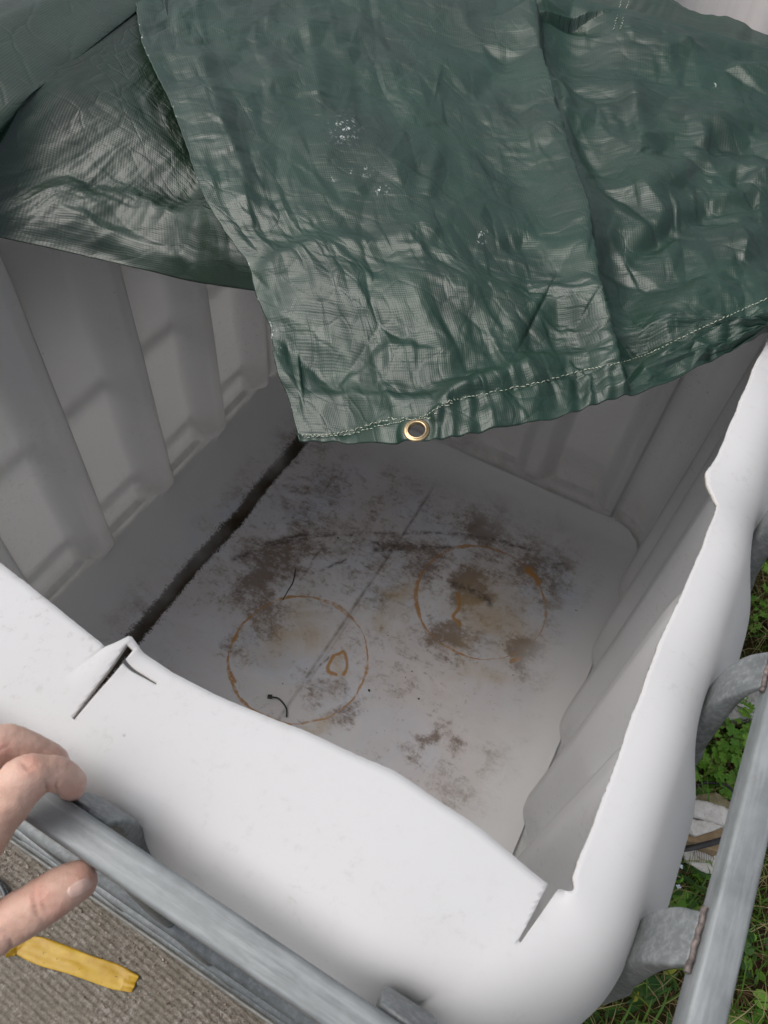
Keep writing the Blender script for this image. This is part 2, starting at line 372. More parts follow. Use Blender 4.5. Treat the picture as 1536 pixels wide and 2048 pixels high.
def mat_blade():
    t = NT('grass_blade'); a = t.attr('tone')
    c = t.ramp(a, [(0., (.04, .11, .015)), (.5, (.10, .21, .028)), (.8, (.20, .27, .05)), (1., (.44, .35, .18))])
    t.set(c, .5, spec=.35); t.translucent(.3, c); return t.m
def mat_skin():
    t = NT('skin'); v = t.coord(); a = t.noise(v, 40, 4, .6); b = t.noise(v, 12, 3, .5)
    c = t.ramp(a, [(.35, (.57, .36, .28)), (.65, (.68, .46, .37))]); c = t.mix(t.ramp(b, [(.45, 0.), (.7, .5)]), c, (.62, .34, .27))
    c = t.mix(t.math('MULTIPLY', t.attr('flush'), .55), c, (.60, .29, .23))
    vo = t.new('ShaderNodeTexVoronoi'); vo.inputs['Scale'].default_value = 900; t.l(v, vo.inputs['Vector'])
    n = t.bump(vo.outputs['Distance'], .3, .0004, t.bump(t.noise(t.coord(scale=(1, 1, 1)), 220, 5, .7), .45, .0009))
    t.b.inputs['Subsurface Weight'].default_value = .25; t.b.inputs['Subsurface Radius'].default_value = (.008, .003, .0015); t.b.inputs['Subsurface Scale'].default_value = .5
    return t.set(c, .48, n, spec=.4)

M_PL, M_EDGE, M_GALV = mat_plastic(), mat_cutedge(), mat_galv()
M_GALVX = mat_galv('galvanised_tube_steel', .95, (.6, 8, 8)); M_GALVY = mat_galv('galvanised_side_tube_steel', 1.05, (8, .6, 8))
M_GALVD = mat_galv('dull_galvanised_steel', .8)
M_TARP = mat_tarp('green_tarp'); M_TARPL = mat_tarp('green_tarp_left', (.001, -.007, -.005), R_(35))
M_SKIN = mat_skin()

# ------------------------------------------------------------------ ground
def soil_h(x, y): return .012 * fbm(x * 3, y * 3, 3, 3) + .006 * fbm(x * 18, y * 18, 3, 5)
def build_ground():
    xs = np.concatenate([-np.geomspace(150, 2.2, 14), np.linspace(-2, 2.6, 260), np.geomspace(2.8, 150, 14)])
    ys = np.concatenate([-np.geomspace(150, 2.2, 14), np.linspace(-2, 3.5, 300), np.geomspace(3.8, 150, 14)])
    X, Y = np.meshgrid(xs, ys); near = (np.abs(X) < 2.7) & (np.abs(Y) < 3.6)
    Z = np.where(near, soil_h(X, Y), .01 * pn(X * .3, Y * .3)) - .012 - .10 * ((X < .17) & (Y < .25))
    me = mesh_np('ground', np.stack([X, Y, Z], -1), grid_faces(len(xs), len(ys)))
    tag(obj('ground', me, mat_soil()), kind='structure')
    bm = bmesh.new(); bmesh.ops.create_cube(bm, size=1, matrix=Matrix.Translation((-2.4, -1.9, -.045)) @ Matrix.Diagonal((5.2, 4.4, .09, 1)))
    me = bpy.data.meshes.new('c'); bm.to_mesh(me); bm.free()
    tag(obj('concrete_pavement', me, mat_concrete(), smooth=False), kind='structure')
build_ground()

# ------------------------------------------------------------------ clad wall behind
def build_wall():
    t = NT('off_white_cladding'); v = t.coord(); a = t.noise(v, 4, 5, .6)
    c = t.ramp(a, [(.35, (.66, .63, .62)), (.65, (.74, .71, .70))])
    c = t.mix(t.ramp(t.noise(t.coord(scale=(12, 12, 1)), 3, 5, .7), [(.5, 0.), (.75, .3)]), c, (.40, .37, .35))
    t.set(c, .5)
    wall = thing('ribbed_wall', 'off-white ribbed metal wall standing behind the green tarpaulin, top right', 'wall', (0, 1.78, 0))
    w = .25; x0 = -4.0; prof = [(0, 0), (.105, 0), (.125, -.028), (.185, -.028), (.205, 0), (.2495, 0)]
    V = [(a, b, z) for z in (0, 1.30) for a, b in prof]; n = len(prof)
    V += [(a, b + .004, z) for z in (0, 1.30) for a, b in prof]
    F = []
    for k in range(n - 1):
        F.append((k, k + 1, n + k + 1, n + k)); F.append((2 * n + k + 1, 2 * n + k, 3 * n + k, 3 * n + k + 1))
    me = mesh_np('cladding_panel', V, F); me.materials.append(t.m)
    for i in range(34):
        o = bpy.data.objects.new('cladding_panel', me); link(o, wall); o.location = (x0 + w * i, 0, 0)
build_wall()

# ------------------------------------------------------------------ tank
ZR = 1.10                                        # height of the sawn rim
BARX = [-.726 + .187 * k for k in range(0, 5)]   # cage bars front and back
def build_tank():
    tank = thing('storage_tank', 'large white plastic tank with sawn-off top, open and stained inside', 'tank', (-.36, .6, FZ))
    rc = .10; segs = []
    # perimeter: (outer x,y), (cut x,y), coordinate along side, side id
    def side(a, b, n, sid):
        for i in range(n): segs.append((a, b, i / n, sid))
    NS = 300; NL = 420; NC = 44
    out = []; cut = []; sid = []; co = []
    jag = lambda u, k: .0005 * pn(u * 290, k * 3.1) + .0009 * pn(u * 45, k * 5.7)
    def cutx_right(y):   # inner x of right rim
        pts = [(.02, .075), (.14, .0715), (.2, .0735), (.3, .072), (.4, .0775), (.445, .0775), (.462, .0655), (.475, .062), (.50, .066), (.56, .067), (.62, .0675), (.70, .073), (1.2, .073)]
        return np.interp(y, *zip(*pts)) + jag(y, 1)
    def cuty_front(x):
        pts = [(-.9, .13), (-.36, .133), (-.31, .128), (-.27, .123), (-.245, .1205), (-.2365, .119), (-.235, .119), (-.228, .133), (-.215, .1285), (-.19, .127), (-.15, .130), (-.10, .137), (-.04, .142), (.02, .137), (.05, .131), (.08, .127)]
        return np.interp(x, *zip(*pts)) + jag(x, 2) * .5
    # front side, left to right
    for i in range(NL):
        u = i / NL; x = X0 + rc + (X1 - X0 - 2 * rc) * u; xc = -.775 + (.0715 + .775) * u
        out.append((x, Y0)); cut.append((xc, float(cuty_front(xc)))); sid.append(0); co.append(x)
    xc0, yc0 = cut[-1]
    def corner(cx, cy, a0, s, cp):
        for i in range(NC):
            a = R_(a0 + 90 * i / NC); out.append((cx + rc * math.cos(a), cy + rc * math.sin(a))); cut.append((cp[0] + .004 * math.cos(a), cp[1] + .004 * math.sin(a))); sid.append(s); co.append(0)
    corner(X1 - rc, Y0 + rc, -90, 4, (.0705, .134))
    for i in range(NL):
        u = i / NL; y = Y0 + rc + (Y1 - Y0 - 2 * rc) * u; yc = .138 + (1.08 - .138) * u
        out.append((X1, y)); cut.append((float(cutx_right(yc)), yc)); sid.append(1); co.append(y)
    corner(X1 - rc, Y1 - rc, 0, 4, (.072, 1.085))
    for i in range(NS):
        u = i / NS; x = X1 - rc - (X1 - X0 - 2 * rc) * u
        out.append((x, Y1)); cut.append((.066 - (.066 + .775) * u, 1.09 + float(jag(x, 3)))); sid.append(2); co.append(x)
    corner(X0 + rc, Y1 - rc, 90, 4, (-.776, 1.086))
    for i in range(NS):
        u = i / NS; y = Y1 - rc - (Y1 - Y0 - 2 * rc) * u
        out.append((X0, y)); cut.append((-.78 + float(jag(y, 4)), 1.08 - (1.08 - .138) * u)); sid.append(3); co.append(y)
    corner(X0 + rc, Y0 + rc, 180, 4, (-.776, .134))
    out = np.array(out); cut = np.array(cut); sid = np.array(sid); co = np.array(co); N = len(out)
    nrm = np.roll(out, -1, 0) - np.roll(out, 1, 0); nrm = np.stack([nrm[:, 1], -nrm[:, 0]], -1); nrm /= np.linalg.norm(nrm, axis=1)[:, None]
    # outward bulge between the cage bars (0 at a bar, 1 mid-panel), with a rounded channel at the bar
    B = np.ones(N) * .55
    for s, bars in ((0, BARX), (1, BARY), (2, BARX), (3, BARYL)):
        k = sid == s; dd = np.min(np.abs(co[k][:, None] - np.array(bars)[None, :]), 1)
        q = co[k][:, None] - np.array(bars)[None, :]; j = np.argmin(np.abs(q), 1); q = q[np.arange(len(q)), j]
        B[k] = np.where(q > 0, sstep(.012, .024, q), sstep(.008, .060, -q)) if s in (1, 3) else sstep(.008, .05, np.abs(q))
    # smooth around the corners
    ker = np.hanning(31); ker /= ker.sum(); Bs = np.convolve(np.concatenate([B[-15:], B, B[:15]]), ker, 'valid')
    BL = Bs
    PW = 1.4 + 2.4 * np.convolve(np.concatenate([(sid == 0)[-30:], (sid == 0), (sid == 0)[:30]]).astype(float), np.hanning(61) / np.hanning(61).sum(), 'valid')
    FR = np.where(sid == 0, .15, 1.0); FR = np.convolve(np.concatenate([FR[-40:], FR, FR[:40]]), np.hanning(81) / np.hanning(81).sum(), 'valid')
    rows = []; DR = .115; zt = ZR; T = 34
    sx = out[:, 0]; sy = out[:, 1]
    ztop = zt + .006 * np.sin(sx * 9 + sy * 5) + .004 * pn(sx * 5, sy * 5, 9)
    zsp = -.001 * sstep(-.30, -.24, cut[:, 0]) * (cut[:, 0] < -.2355) * (sid == 0) + .004 * np.exp(-((cut[:, 0] + .228) / .010) ** 2) * (cut[:, 0] > -.2358) * (sid == 0)
    kk = np.hanning(61); kk /= kk.sum(); cuts = np.stack([np.convolve(np.concatenate([cut[-30:, q], cut[:, q], cut[:30, q]]), kk, 'valid') for q in (0, 1)], -1)
    for i in range(T):
        th = (i / T) * math.pi / 2; s = math.sin(th) ** .95; c = math.cos(th)
        k = sstep(.45, 1, i / T)
        p = cut + (out - cut) * s + nrm * (BL[:, None] * (1 - k) + B[:, None] * k - .57) * .042 * k * FR[:, None]
        z = ztop - DR * (1 - c) ** PW + (.5 - np.abs(.5 - i / T)) * .006 * pn(sx * 7, sy * 7, 11)
        if True:
            z = z + .005 * FR * (BL - .5) * math.sin(math.pi * min(1, i / T)) ** 1
        k2 = max(0., 1 - i / 5.); p = p - (cut - cuts) * (1 - k2) * (1 - s)
        z = z + (zsp) * max(0., 1 - i / 9.)
        rows.append(np.column_stack([p, z]))
    # walls
    RB = .095; zw = np.linspace(zt - DR, FZ + RB, 120); rails = [.86, .60, .34]
    for z in zw:
        rb = min(abs(z - q) for q in rails); H = .93 + .07 * sstep(.0, .07, rb)
        up = sstep(FZ + .04, FZ + .13, z) * (z > FZ + RB) + 0.0
        # panels step in and out a little from one rail to the next
        of = .75 - .18 * float(sstep(.90, 1.0, z)); AM = np.where(sid == 3, .046, .038)
        d = (B * H - of) * AM * up * FR + .0012 * up * np.tanh(1.5 * math.sin((z - .2) * 28.5)) * (B > .5) * B
        d = d + .002 * pn(sx * 4 + z * 3, sy * 4 - z * 2, 12)
        p = out + nrm * np.asarray(d)[:, None]
        rows.append(np.column_stack([p, np.full(N, z) + 0 * sx]))
    for i in range(1, 15):
        a = i / 14 * math.pi / 2; ins = RB * (1 - math.cos(a)); z = FZ + RB - RB * math.sin(a)
        up = sstep(FZ + .04, FZ + .13, z); d = (B - .75) * np.where(sid == 3, .046, .038) * up * FR
        rows.append(np.column_stack([out - nrm * (ins - d)[:, None], np.full(N, z)]))
    V = np.concatenate(rows); F = grid_faces(N, len(rows), True)
    me = mesh_np('tank_shell', V, F)
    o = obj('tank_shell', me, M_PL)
    o.data.materials.append(M_EDGE)
    md = o.modifiers.new('s', 'SOLIDIFY'); md.thickness = .0035; md.offset = -1; md.material_offset_rim = 1; md.use_even_offset = False
    # the saw cuts that overran the corners
    wedges = []
    def wedge(pts, w0, w1):
        q = smooth_path(pts, 10); V = []
        for i, (px, py) in enumerate(q):
            f = i / 9; d = q[min(i + 1, 9)] - q[max(i - 1, 0)]; d = d / np.linalg.norm(d); nn = np.array([-d[1], d[0]]); w = w0 + (w1 - w0) * f
            for s in (-1, 1):
                for z in (ZR - .035, ZR + .03):
                    V.append((*(at(px, py, ZR - .003)[:2] + 0 * nn[0]), z))
                    r = at(px + nn[0] * s * w, py + nn[1] * s * w, ZR - .003); V[-1] = (r[0], r[1], z)
        bm = bmesh.new(); vs = [bm.verts.new(v) for v in V]
        for i in range(9):
            a = i * 4; b = a + 4
            for q4 in ((a, a + 1, b + 1, b), (a + 2, b + 2, b + 3, a + 3), (a, b, b + 2, a + 2), (a + 1, a + 3, b + 3, b + 1)): bm.faces.new([vs[k] for k in q4])
        bm.faces.new([vs[k] for k in (0, 2, 3, 1)]); bm.faces.new([vs[k] for k in (36, 37, 39, 38)])
        bmesh.ops.recalc_face_normals(bm, faces=bm.faces); mm = bpy.data.meshes.new('w'); bm.to_mesh(mm); bm.free(); mm.materials.append(M_EDGE)
        wo = bpy.data.objects.new('w', mm); col.objects.link(wo); wedges.append(wo)
    wedge([(262, 1300), (228, 1342), (186, 1390), (147, 1438)], 8, 2.5)
    wedge([(244, 1318), (262, 1338), (285, 1352), (313, 1368)], 5, 1.5)
    wedge([(1122, 1738), (1098, 1780), (1068, 1830), (1032, 1888)], 15, 3)
    wedge([(1102, 1752), (1118, 1775), (1132, 1795), (1149, 1818)], 8, 3)
    for w in wedges:
        b = o.modifiers.new('b', 'BOOLEAN'); b.object = w; b.operation = 'DIFFERENCE'; b.solver = 'FAST'
    apply_mods(o)
    for w in wedges: bpy.data.objects.remove(w)
    o.data.polygons.foreach_set('use_smooth', np.ones(len(o.data.polygons), bool))
    o.parent = tank; o.matrix_parent_inverse = Matrix.Translation((.36, -.6, -FZ))
    # floor sheet
    nx, ny = 330, 380; dirt_seed = 5
    xs = np.linspace(X0 + .012, X1 - .012, nx); ys = np.linspace(Y0 + .012, Y1 - .012, ny); X, Y = np.meshgrid(xs, ys)
    dx = np.minimum(X - X0, X1 - X); dy = np.minimum(Y - Y0, Y1 - Y)
    # rounded-rectangle distance to wall
    qx = np.maximum(rc - dx, 0); qy = np.maximum(rc - dy, 0); dw = np.where((qx > 0) & (qy > 0), rc - np.sqrt(qx ** 2 + qy ** 2), np.minimum(dx, dy))
    Ri = RB - .0043; qd = np.maximum(RB - dw, 0); Z = FZ + RB - np.sqrt(np.maximum(Ri ** 2 - np.minimum(qd, Ri * .93) ** 2, 0))
    cr = -.70 + .006 * pn(Y * 6, Y * 0 + 3)
    Z += .032 * np.clip((cr - X) / .12, 0, 1) - .004 * np.exp(-((X - cr) / .010) ** 2) * sstep(.15, .3, Y + .3)
    Z += .010 * sstep(.95, 1.12, Y) + .010 * sstep(-.02, .09, X)
    Z += .0035 * fbm(X * 5, Y * 5, 3, 21) * sstep(.02, .08, dw)
    Z -= .0016 * np.exp(-((X + .36) / .0025) ** 2)
    keep = qd < Ri * .93
    me = mesh_np('tank_floor', np.stack([X, Y, Z], -1), grid_faces(nx, ny)[keep.ravel()[grid_faces(nx, ny)].all(1)])
    px, py = proj(np.stack([X, Y, Z], -1))
    px0, py0 = px, py; px = px + 26 * fbm(X * 14, Y * 14, 4, 71); py = py + 22 * fbm(X * 14, Y * 14, 4, 81)
    def blobs(L):
        r = np.zeros_like(px)
        for (a, b, rx, ry, an, s) in L:
            c, sn = math.cos(R_(an)), math.sin(R_(an)); u = (px - a) * c + (py - b) * sn; v = -(px - a) * sn + (py - b) * c
            r = np.maximum(r, s * np.exp(-((u / rx) ** 2 + (v / ry) ** 2)))
        return r
    dirt = .22 + blobs([(750, 1100, 360, 130, 5, .42), (900, 1270, 280, 130, 0, .36), (860, 990, 220, 80, 15, .36), (560, 1110, 110, 60, -25, 1.), (505, 1165, 60, 60, 0, 1.05), (640, 1000, 90, 80, -30, .6), (790, 1090, 60, 22, 5, 1.1), (850, 1130, 60, 60, 60, .8), (965, 1060, 60, 45, 30, 1.1),
        (1060, 1110, 90, 70, 40, .85), (1100, 1190, 40, 80, -10, .8), (940, 1180, 60, 60, 0, .95), (900, 1270, 60, 30, 0, 1.05), (1040, 1300, 40, 40, -40, 1.1), (1060, 1350, 60, 30, 0, .6), (980, 1000, 130, 40, 25, .55),
        (540, 1230, 50, 60, -30, .8), (480, 1290, 30, 70, 10, .45), (760, 1190, 70, 35, -40, .65), (700, 1290, 60, 60, 0, .45), (855, 1470, 22, 22, 0, 1.0), (690, 1430, 45, 20, -40, .8), (820, 1510, 30, 22, 40, .7), (900, 1480, 60, 30, 40, .45),
        (1190, 1080, 16, 16, 0, 1.1), (1130, 1040, 30, 22, 40, .9), (1120, 1130, 40, 30, 30, .9), (1000, 1520, 60, 60, 30, .5), (920, 1580, 90, 40, 20, .45), (600, 880, 60, 40, -30, .8), (640, 1380, 90, 30, -30, .35), (790, 1390, 30, 30, 0, .4)])
    ochre = blobs([(600, 1260, 60, 50, 0, .9), (560, 1300, 60, 45, -20, .6), (985, 1230, 75, 65, 0, .9), (800, 1190, 30, 25, 0, 1.), (780, 1230, 40, 40, 0, .5), (960, 1350, 60, 20, 0, .7), (678, 1328, 17, 22, 0, 1.3), (630, 1460, 40, 12, -10, .7), (640, 1250, 20, 16, 0, .5)])
    px, py = px0 + 3 * pn(X * 40, Y * 40, 5), py0 + 3 * pn(X * 40, Y * 40, 6); rust = np.zeros_like(px)
    def line(arr, pts, w, s):
        P = smooth_path(pts, 140)
        for a, b in P: arr[:] = np.maximum(arr, s * np.exp(-(((px - a) ** 2 + (py - b) ** 2) / w ** 2)))
    for pts, w in (([(668, 1312), (660, 1325), (657, 1342), (672, 1350)], 7), ([(672, 1308), (688, 1304), (694, 1330), (688, 1348)], 6), ([(915, 1190), (920, 1215), (908, 1232), (920, 1250)], 7), ([(1056, 1140), (1068, 1152), (1076, 1166)], 11), ([(1040, 1318), (1024, 1322)], 8), ([(466, 1282), (474, 1268)], 6), ([(462, 1345), (470, 1362)], 6)): line(rust, pts, w * .8, .72)
    scr = np.zeros_like(px)
    for pts, w in (([(528, 1094), (600, 1078), (700, 1068), (800, 1066), (900, 1066), (1000, 1082), (1060, 1100)], 3), ([(530, 1088), (590, 1072), (640, 1068)], 3), ([(750, 1086), (830, 1094), (900, 1096)], 4), ([(750, 1098), (810, 1100)], 5), ([(905, 1168), (950, 1182), (980, 1205)], 7), ([(1110, 1130), (1135, 1125), (1130, 1142), (1108, 1135)], 3), ([(465, 1120), (495, 1106)], 4), ([(625, 1345), (660, 1312)], 2), ([(600, 1160), (640, 1100)], 2), ([(640, 1140), (690, 1120)], 3)): line(scr, pts, w, 1.)
    seam = np.exp(-((X + .36) / .003) ** 2) * sstep(.25, .45, Y) * (1 - sstep(1.05, 1.12, Y)) + .5 * np.exp(-((X + .352) / .002) ** 2) * (Y > .5) * (Y < .7)
    dirt = np.maximum(dirt, .60 * np.exp(-((X - cr + .05) / .035) ** 2)); silt = .58 * np.exp(-np.abs((X - cr) / .016) ** 2.2) + .24 * np.exp(-((X - cr + .006) / .026) ** 2) + .17 * np.exp(-((X - cr + .06) / .035) ** 2) * sstep(.45, 1.0, Y) * (.7 + .5 * pn(X * 20, Y * 20, 3)) + .03
    silt *= sstep(.1, .25, Y); edge = 1 - sstep(.03, .17, dw + .02 * fbm(X * 12, Y * 12, 3, 91))
    for n, a in (('dirt', dirt), ('ochre', ochre), ('rust', rust), ('scratch', scr), ('seam', seam), ('silt', silt), ('edge', edge)): attr(me, n, a)
    c1 = at(592, 1300, FZ); 
    RINGS.extend([(-.398, .545, .137, .0026), (-.137, .854, .138, .0022)])
    f = obj('tank_floor', me, mat_floor(), tank); f.matrix_parent_inverse = Matrix.Translation((.36, -.6, -FZ))
build_tank()

# ------------------------------------------------------------------ cage
def build_cage():
    cage = thing('steel_cage', 'galvanised steel tube cage on its pallet frame, around the white tank', 'cage', (-.36, .6, 0))
    inv = Matrix.Translation((.36, -.6, 0))
    def part(name, me, mat=M_GALV, parent=None):
        o = obj(name, me, mat, parent or cage, smooth=name != 'pallet_rim')
        if parent is None: o.matrix_parent_inverse = inv
        return o
    zt = 1.55 - .418; P = rprof(.0178, .0195, .0024, 3)
    xa, xb, ya, yb = -.868, .1425, .0235, 1.188
    def rail(name, pts, mat=M_GALV, prof=P):
        p = smooth_path(pts, 60); p[:, 2] += .0006 * pn(p[:, 0] * 8 + p[:, 1] * 8, p[:, 2] * 0); return part(name, sweep(p, prof), mat)
    c = .05
    rail('top_rail', [(xa + c, ya, zt), (-.6, ya, zt), (-.3, ya + .0007, zt), (0, ya, zt), (xb - c, ya, zt)], M_GALVX)
    rail('top_rail', [(xb, ya + c, zt), (xb, .3, zt), (xb + .001, .6, zt), (xb, yb - c, zt)], M_GALVY)
    rail('top_rail', [(xb - c, yb, zt), (-.36, yb, zt), (xa + c, yb, zt)])
    rail('top_rail', [(xa, yb - c, zt), (xa, .6, zt), (xa, ya + c, zt)])
    for cx, cy, a0 in ((xb - c, ya + c, -90), (xb - c, yb - c, 0), (xa + c, yb - c, 90), (xa + c, ya + c, 180)):
        pts = [(cx + c * math.cos(R_(a0 + 90 * i / 8)), cy + c * math.sin(R_(a0 + 90 * i / 8)), zt) for i in range(9)]
        part('corner_bend', sweep(pts, P))
    # uprights: flattened ends welded to the inside of the top rail, bowed inwards, then straight down
    def upright(bx, by, nx, ny, bow=1.0):
        W = []; profs = []
        path = [(-.0105, .000), (-.0145, -.005), (-.019, -.013), (-.022, -.024), (-.0225, -.040), (-.019, -.07), (-.012, -.11), (-.006, -.15), (-.004, -.35), (-.004, -.97)]; path = [(-.0105 + (a + .0105) * (bow if a < -.0105 else 1), b) for a, b in path]
        wid = [.027, .028, .030, .030, .029, .027, .027, .025, .024, .024]; th = [.0035, .004, .0055, .009, .013, .016, .017, .018, .018, .018]
        q = smooth_path([(a, b, w, t) for (a, b), w, t in zip(path, wid, th)], 36)
        pts = [(bx - nx * -a, by - ny * -a, zt + b) for a, b, w, t in q]
        upv = (nx, ny, 0); prs = [rprof(w, t, min(t, w) * .28, 3) for a, b, w, t in q]
        # a pressed groove down the flattened part
        g = []
        for (a, b, w, t), pr in zip(q, prs):
            gd = .0035 * float(sstep(-.13, -.05, b))
            g.append([(u, v - (gd * math.exp(-((u - .004) / .004) ** 2) if v > 0 else 0)) for u, v in pr])
        return part('upright_tube', sweep(pts, g, up=upv), M_GALVD)
    for y in BARY:
        if ya + .05 < y < yb - .05: upright(xb, y, 1, 0, .6)
    for y in BARYL:
        if ya + .05 < y < yb - .05: upright(xa, y, -1, 0)
    for x in BARX:
        if xa + .03 < x < xb - .03: upright(x, ya, 0, -1, .55); upright(x, yb, 0, 1)
    # weld beads at each joint of the right-hand rail
    wm = mat_simple('weld_bead', (.10, .085, .08), (.30, .25, .23), 200, .6, .8, .001, .5)
    for y in BARY[1:]:
        pts = [(xb - .0108 + random.uniform(-.0004, .0004), y - .0165 + .033 * i / 16, zt + .001 + random.uniform(-.0006, .0006)) for i in range(17)]
        part('weld', sweep(pts, rprof(.0028, .004, .0012, 2)), wm)
    # horizontal tubes
    for z in (.86, .60, .34):
        q = rprof(.015, .016, .006, 3); e = .004
        part('ring_tube', sweep([(xa - e, ya - .0, z), (xb, ya, z)], q)); part('ring_tube', sweep([(xb + .005, ya + .02, z), (xb + .005, yb - .02, z)], q))
        part('ring_tube', sweep([(xb, yb + .006, z), (xa, yb + .006, z)], q)); part('ring_tube', sweep([(xa - .006, yb - .02, z), (xa - .006, ya + .02, z)], q))
    # pallet frame: stepped pressed-steel rim all round, skirt to the ground
    pf = [(.050, .140), (.024, .140), (.022, .128), (.008, .127), (.006, .111), (-.0060, .110), (-.0070, .118), (-.0105, .118), (-.0115, .09), (-.010, .012), (.004, .012), (.006, .10), (.05, .125)]
    bm_parts = []
    for (a, b, nx, ny) in (((xa - .01, ya), (xb + .01, ya), 0, 1), ((xa - .01, yb), (xb + .01, yb), 0, -1)):
        V = [(x, a[1] + ny * o * 1.0, z) for x in np.linspace(a[0], b[0], 40) for o, z in pf]
        k = len(pf); F = [(i * k + j, i * k + (j + 1) % k, (i + 1) * k + (j + 1) % k, (i + 1) * k + j) for i in range(39) for j in range(k)]
        part('pallet_rim', mesh_np('pallet_rim', V, F), M_PAL)
    for sx_, s in ((xb, -1), (xa, 1)):
        V = [(sx_ + s * o, y, z) for y in np.linspace(ya + .035, yb - .035, 40) for o, z in pf]
        k = len(pf); F = [(i * k + j, i * k + (j + 1) % k, (i + 1) * k + (j + 1) % k, (i + 1) * k + j) for i in range(39) for j in range(k)]
        part('pallet_rim', mesh_np('pallet_rim', V, F), M_PAL)
    bm = bmesh.new(); bmesh.ops.create_cube(bm, size=1, matrix=Matrix.Translation((-.36, .6, .135)) @ Matrix.Diagonal((.93, 1.10, .02, 1)))
    me = bpy.data.meshes.new('deck'); bm.to_mesh(me); bm.free(); part('pallet_deck', me, M_GALVD)
M_PAL = mat_simple('weathered_pallet_steel', (.20, .20, .19), (.33, .33, .31), 40, .6, .3, .001, .3)
build_cage()

# ------------------------------------------------------------------ tarpaulin
def arclen(P):
    return np.concatenate([[0], np.cumsum(np.linalg.norm(np.diff(P, axis=0), axis=1))])
def resample(P, n):
    P = smooth_path(P, 400); s = arclen(P); t = np.linspace(0, s[-1], n); return np.stack([np.interp(t, s, P[:, k]) for k in range(3)], -1)
def coons(bot, top, left, right):
    nu, nv = len(bot), len(left); u = np.linspace(0, 1, nu)[None, :, None]; v = np.linspace(0, 1, nv)[:, None, None]
    return (1 - v) * bot[None] + v * top[None] + (1 - u) * left[:, None] + u * right[:, None] - ((1 - u) * (1 - v) * bot[0] + u * (1 - v) * bot[-1] + (1 - u) * v * top[0] + u * v * top[-1])
def pdist(px, py, poly):
    """signed distance (px) to a polyline; positive on its right-hand side when walking down it"""
    best = np.full(px.shape, 1e9); sg = np.zeros(px.shape); tt = np.zeros(px.shape); n = len(poly) - 1
    for i in range(n):
        a = np.array(poly[i], float); b = np.array(poly[i + 1], float); d = b - a; L = d @ d
        t = np.clip(((px - a[0]) * d[0] + (py - a[1]) * d[1]) / L, 0, 1); qx = a[0] + t * d[0] - px; qy = a[1] + t * d[1] - py
        D = np.hypot(qx, qy); cr = (px - a[0]) * d[1] - (py - a[1]) * d[0]; k = D < best
        best = np.where(k, D, best); sg = np.where(k, np.sign(cr), sg); tt = np.where(k, (i + t) / n, tt)
    return best * sg, tt
